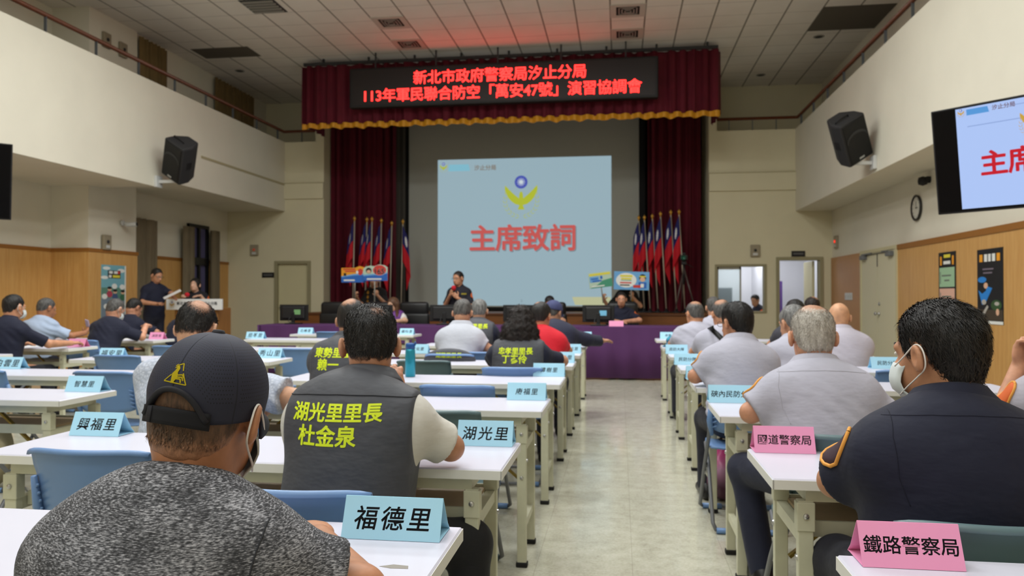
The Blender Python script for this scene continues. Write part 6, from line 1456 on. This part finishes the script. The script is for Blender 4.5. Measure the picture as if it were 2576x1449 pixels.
# --- long-haired woman in the purple vest, seated behind the head table
r = person(dict(X=-3.93, Y=13.05, top=1.275, lean=.1, nod=6, turn=-24, yaw=176, h=.0075, shw=.85, label='woman with long brown hair, purple vest and white sleeves behind the head table', shirt=(232, 230, 228), vest=(112, 58, 140), hair='long', hmat=H_AUB, hatgap=.02, skin=(226, 180, 150), sleeve=.6, arm={1: ((.24, .1, .86), (.1, .36, .85)), -1: ((-.24, .1, .86), (-.1, .36, .85))}))
r = person(dict(X=-1.19, Y=13.1, top=1.285, lean=.16, nod=24, yaw=180, h=.008, label='person bowed behind the head table, only the black hair showing above the navy cap', shirt=NAVY, hth=.014, hmat=H_BLACK, skin=(200, 150, 122), arm={1: ((.24, .16, .86), (.1, .36, .85)), -1: ((-.24, .16, .86), (-.1, .36, .85))}))
r = person(dict(X=.02, Y=13.2, top=1.355, lean=.1, nod=2, yaw=180, h=.007, fat=1.15, label='navy uniformed officer seated at the head table facing the audience', shirt=NAVY, hth=.009, hmat=H_BLACK, front=.072, skin=(206, 150, 122), sleeve=.85, arm={1: ((.30, .2, .88), (.04, .36, .86)), -1: ((-.30, .2, .88), (-.04, .36, .86))}))
arm_patch(r, -1, ORB, .35, .05, .11)
# --- people holding the signs
r = person(dict(X=-4.83, Y=14.75, top=1.72, stand=True, lean=.0, nod=0, yaw=178, h=.0075, slouch=0, label='person in a black T-shirt with gold print holding two signs before the left flags', shirt=(20, 20, 23), collar=0, pants=(30, 30, 34), hth=.01, hmat=H_BLACK, skin=(202, 150, 120), sleeve=.75,
    arm={1: ((.27, .10, 1.10), (.24, .36, 1.27)), -1: ((-.27, .06, 1.10), (-.19, .38, 1.30))}, hand={1: ((0, .6, .7), (-.7, .5, 0), (.6, .6, 0), 1.2), -1: ((0, .6, .7), (.7, .5, 0), (-.6, .6, 0), 1.2)}))
me = text_mesh('反詐騙', .09, .02); me = text_mesh('安', .1, .02); 
for q, (dx, dz, s_) in enumerate(((.11, 1.36, .07), (.11, 1.27, .07), (.11, 1.18, .07), (-.08, 1.36, .09))):
    b = MB(); b.disc(0, 0, s_*.38, s_*.5, 0, .0, 8); me = b.mesh('print'); me.transform(T(dx, .4, dz) @ R(PI, 'Z')); link('shirt_print', project(me, r['shirt'], .002, (0, -1, 0)), mat('gold_print', (206, 150, 50), .6), r['shirt'])
r = person(dict(X=.13, Y=14.9, top=1.68, stand=True, lean=.0, nod=0, yaw=184, h=.0075, slouch=0, shw=.9, label='person in a black T-shirt holding two signs in front of the right flags', shirt=(20, 20, 23), collar=0, pants=(30, 30, 34), hair='bob', hmat=H_BLACK, hatgap=.02, skin=(202, 150, 120), sleeve=.75,
    arm={1: ((.36, .10, 1.08), (.45, .28, 1.22)), -1: ((-.25, .10, 1.10), (-.08, .30, 1.27))}, hand={1: ((.1, .5, .7), (-.7, .5, 0), (.6, .6, 0), 1.2), -1: ((0, .6, .7), (.7, .5, 0), (-.6, .6, 0), 1.2)}))
for q, (dx, dz) in enumerate(((.1, 1.3), (-.1, 1.32), (-.1, 1.22))):
    b = MB(); b.disc(0, 0, .03, .04, 0, .0, 8); me = b.mesh('print'); me.transform(T(dx, .4, dz) @ R(PI, 'Z')); link('shirt_print', project(me, r['shirt'], .002, (0, -1, 0)), MATS['gold_print'], r['shirt'])
r = person(dict(X=3.02, Y=18.05, top=1.32, lean=.1, nod=14, turn=30, yaw=110, h=.0085, label='navy shirted person sitting inside the control room window', shirt=NAVY, hth=.016, hmat=H_BLACK, skin=(190, 140, 112), arm={1: ((.25, .1, .8), (.1, .3, .76)), -1: ((-.25, .1, .8), (-.1, .3, .76))}))
arm_patch(r, -1, ORB, .35, .05, .11)
# ------------------------------------------------------------------ empty chairs
for x, y, k, lb in ((-1.64, 2.46, 'b', 'blue folding chair beside the cap wearer, at the card 興福里'), (-.78, 3.42, 'g', 'grey-green folding chair with a torn cream sticker, at the card 湖光里'), (-.87, 4.33, 'b', 'blue folding chair tucked under the bottle table, at the card 康福里'),
                    (-1.45, 5.86, 'g', 'grey-green folding chair right behind the teal bottle'), (-1.2, 6.78, 'b', 'blue folding chair right of the teal bottle, sixth table'), (-4.05, 6.02, 'b', 'blue folding chair under the card 福安里'),
                    (-3.25, 4.75, 'b', 'blue folding chair right of the card 智慧里, touching the cap edge'), (-4.15, 4.75, 'b', 'blue folding chair at the left edge behind the card 白雲里'), (-2.95, 7.0, 'b', 'blue folding chair with vented side right of the card 秀山里'),
                    (-3.25, 3.55, 'b', 'blue folding chair under the table of the card 智慧里'), (-3.9, 10.3, 'b', 'blue folding chair before the table at the purple cloth end'), (-3.2, 9.0, 'b', 'blue folding chair left of the second dark vest, far row'), (-4.3, 7.2, 'b', 'blue folding chair right above the cap in the second left column'),
                    (-5.4, 9.75, 'b', 'blue folding chair beside the small pink card near the podium'), (-1.6, 3.3, 'b', 'blue folding chair in the third row beside the dimpled shirt'), (1.85, 5.55, 'b', 'blue folding chair below the blue card beside the masked officer'), (2.2, 4.4, 'b', 'blue folding chair between the masked officer and the wall card'),
                    (.78, 1.02, 'b', 'blue folding chair at the pink card nearest the camera')):
    if y == 1.02 or x == -1.6: continue
    c_ = chair(x, y, lb, k)
    if 'sticker' in lb:
        o = MB().poly([(-.03, -.02), (.05, -.02), (.05, .03), (-.015, .03), (-.02, .015), (.01, .008), (.008, -.002), (-.03, -.01)], 0, .001).build('torn_sticker', mat('sticker_cream', (206, 196, 170), .8), c_); o.location = (-.02, -.262, .735); o.rotation_euler = (-.12, 0, 0)
bpy.context.view_layer.update()
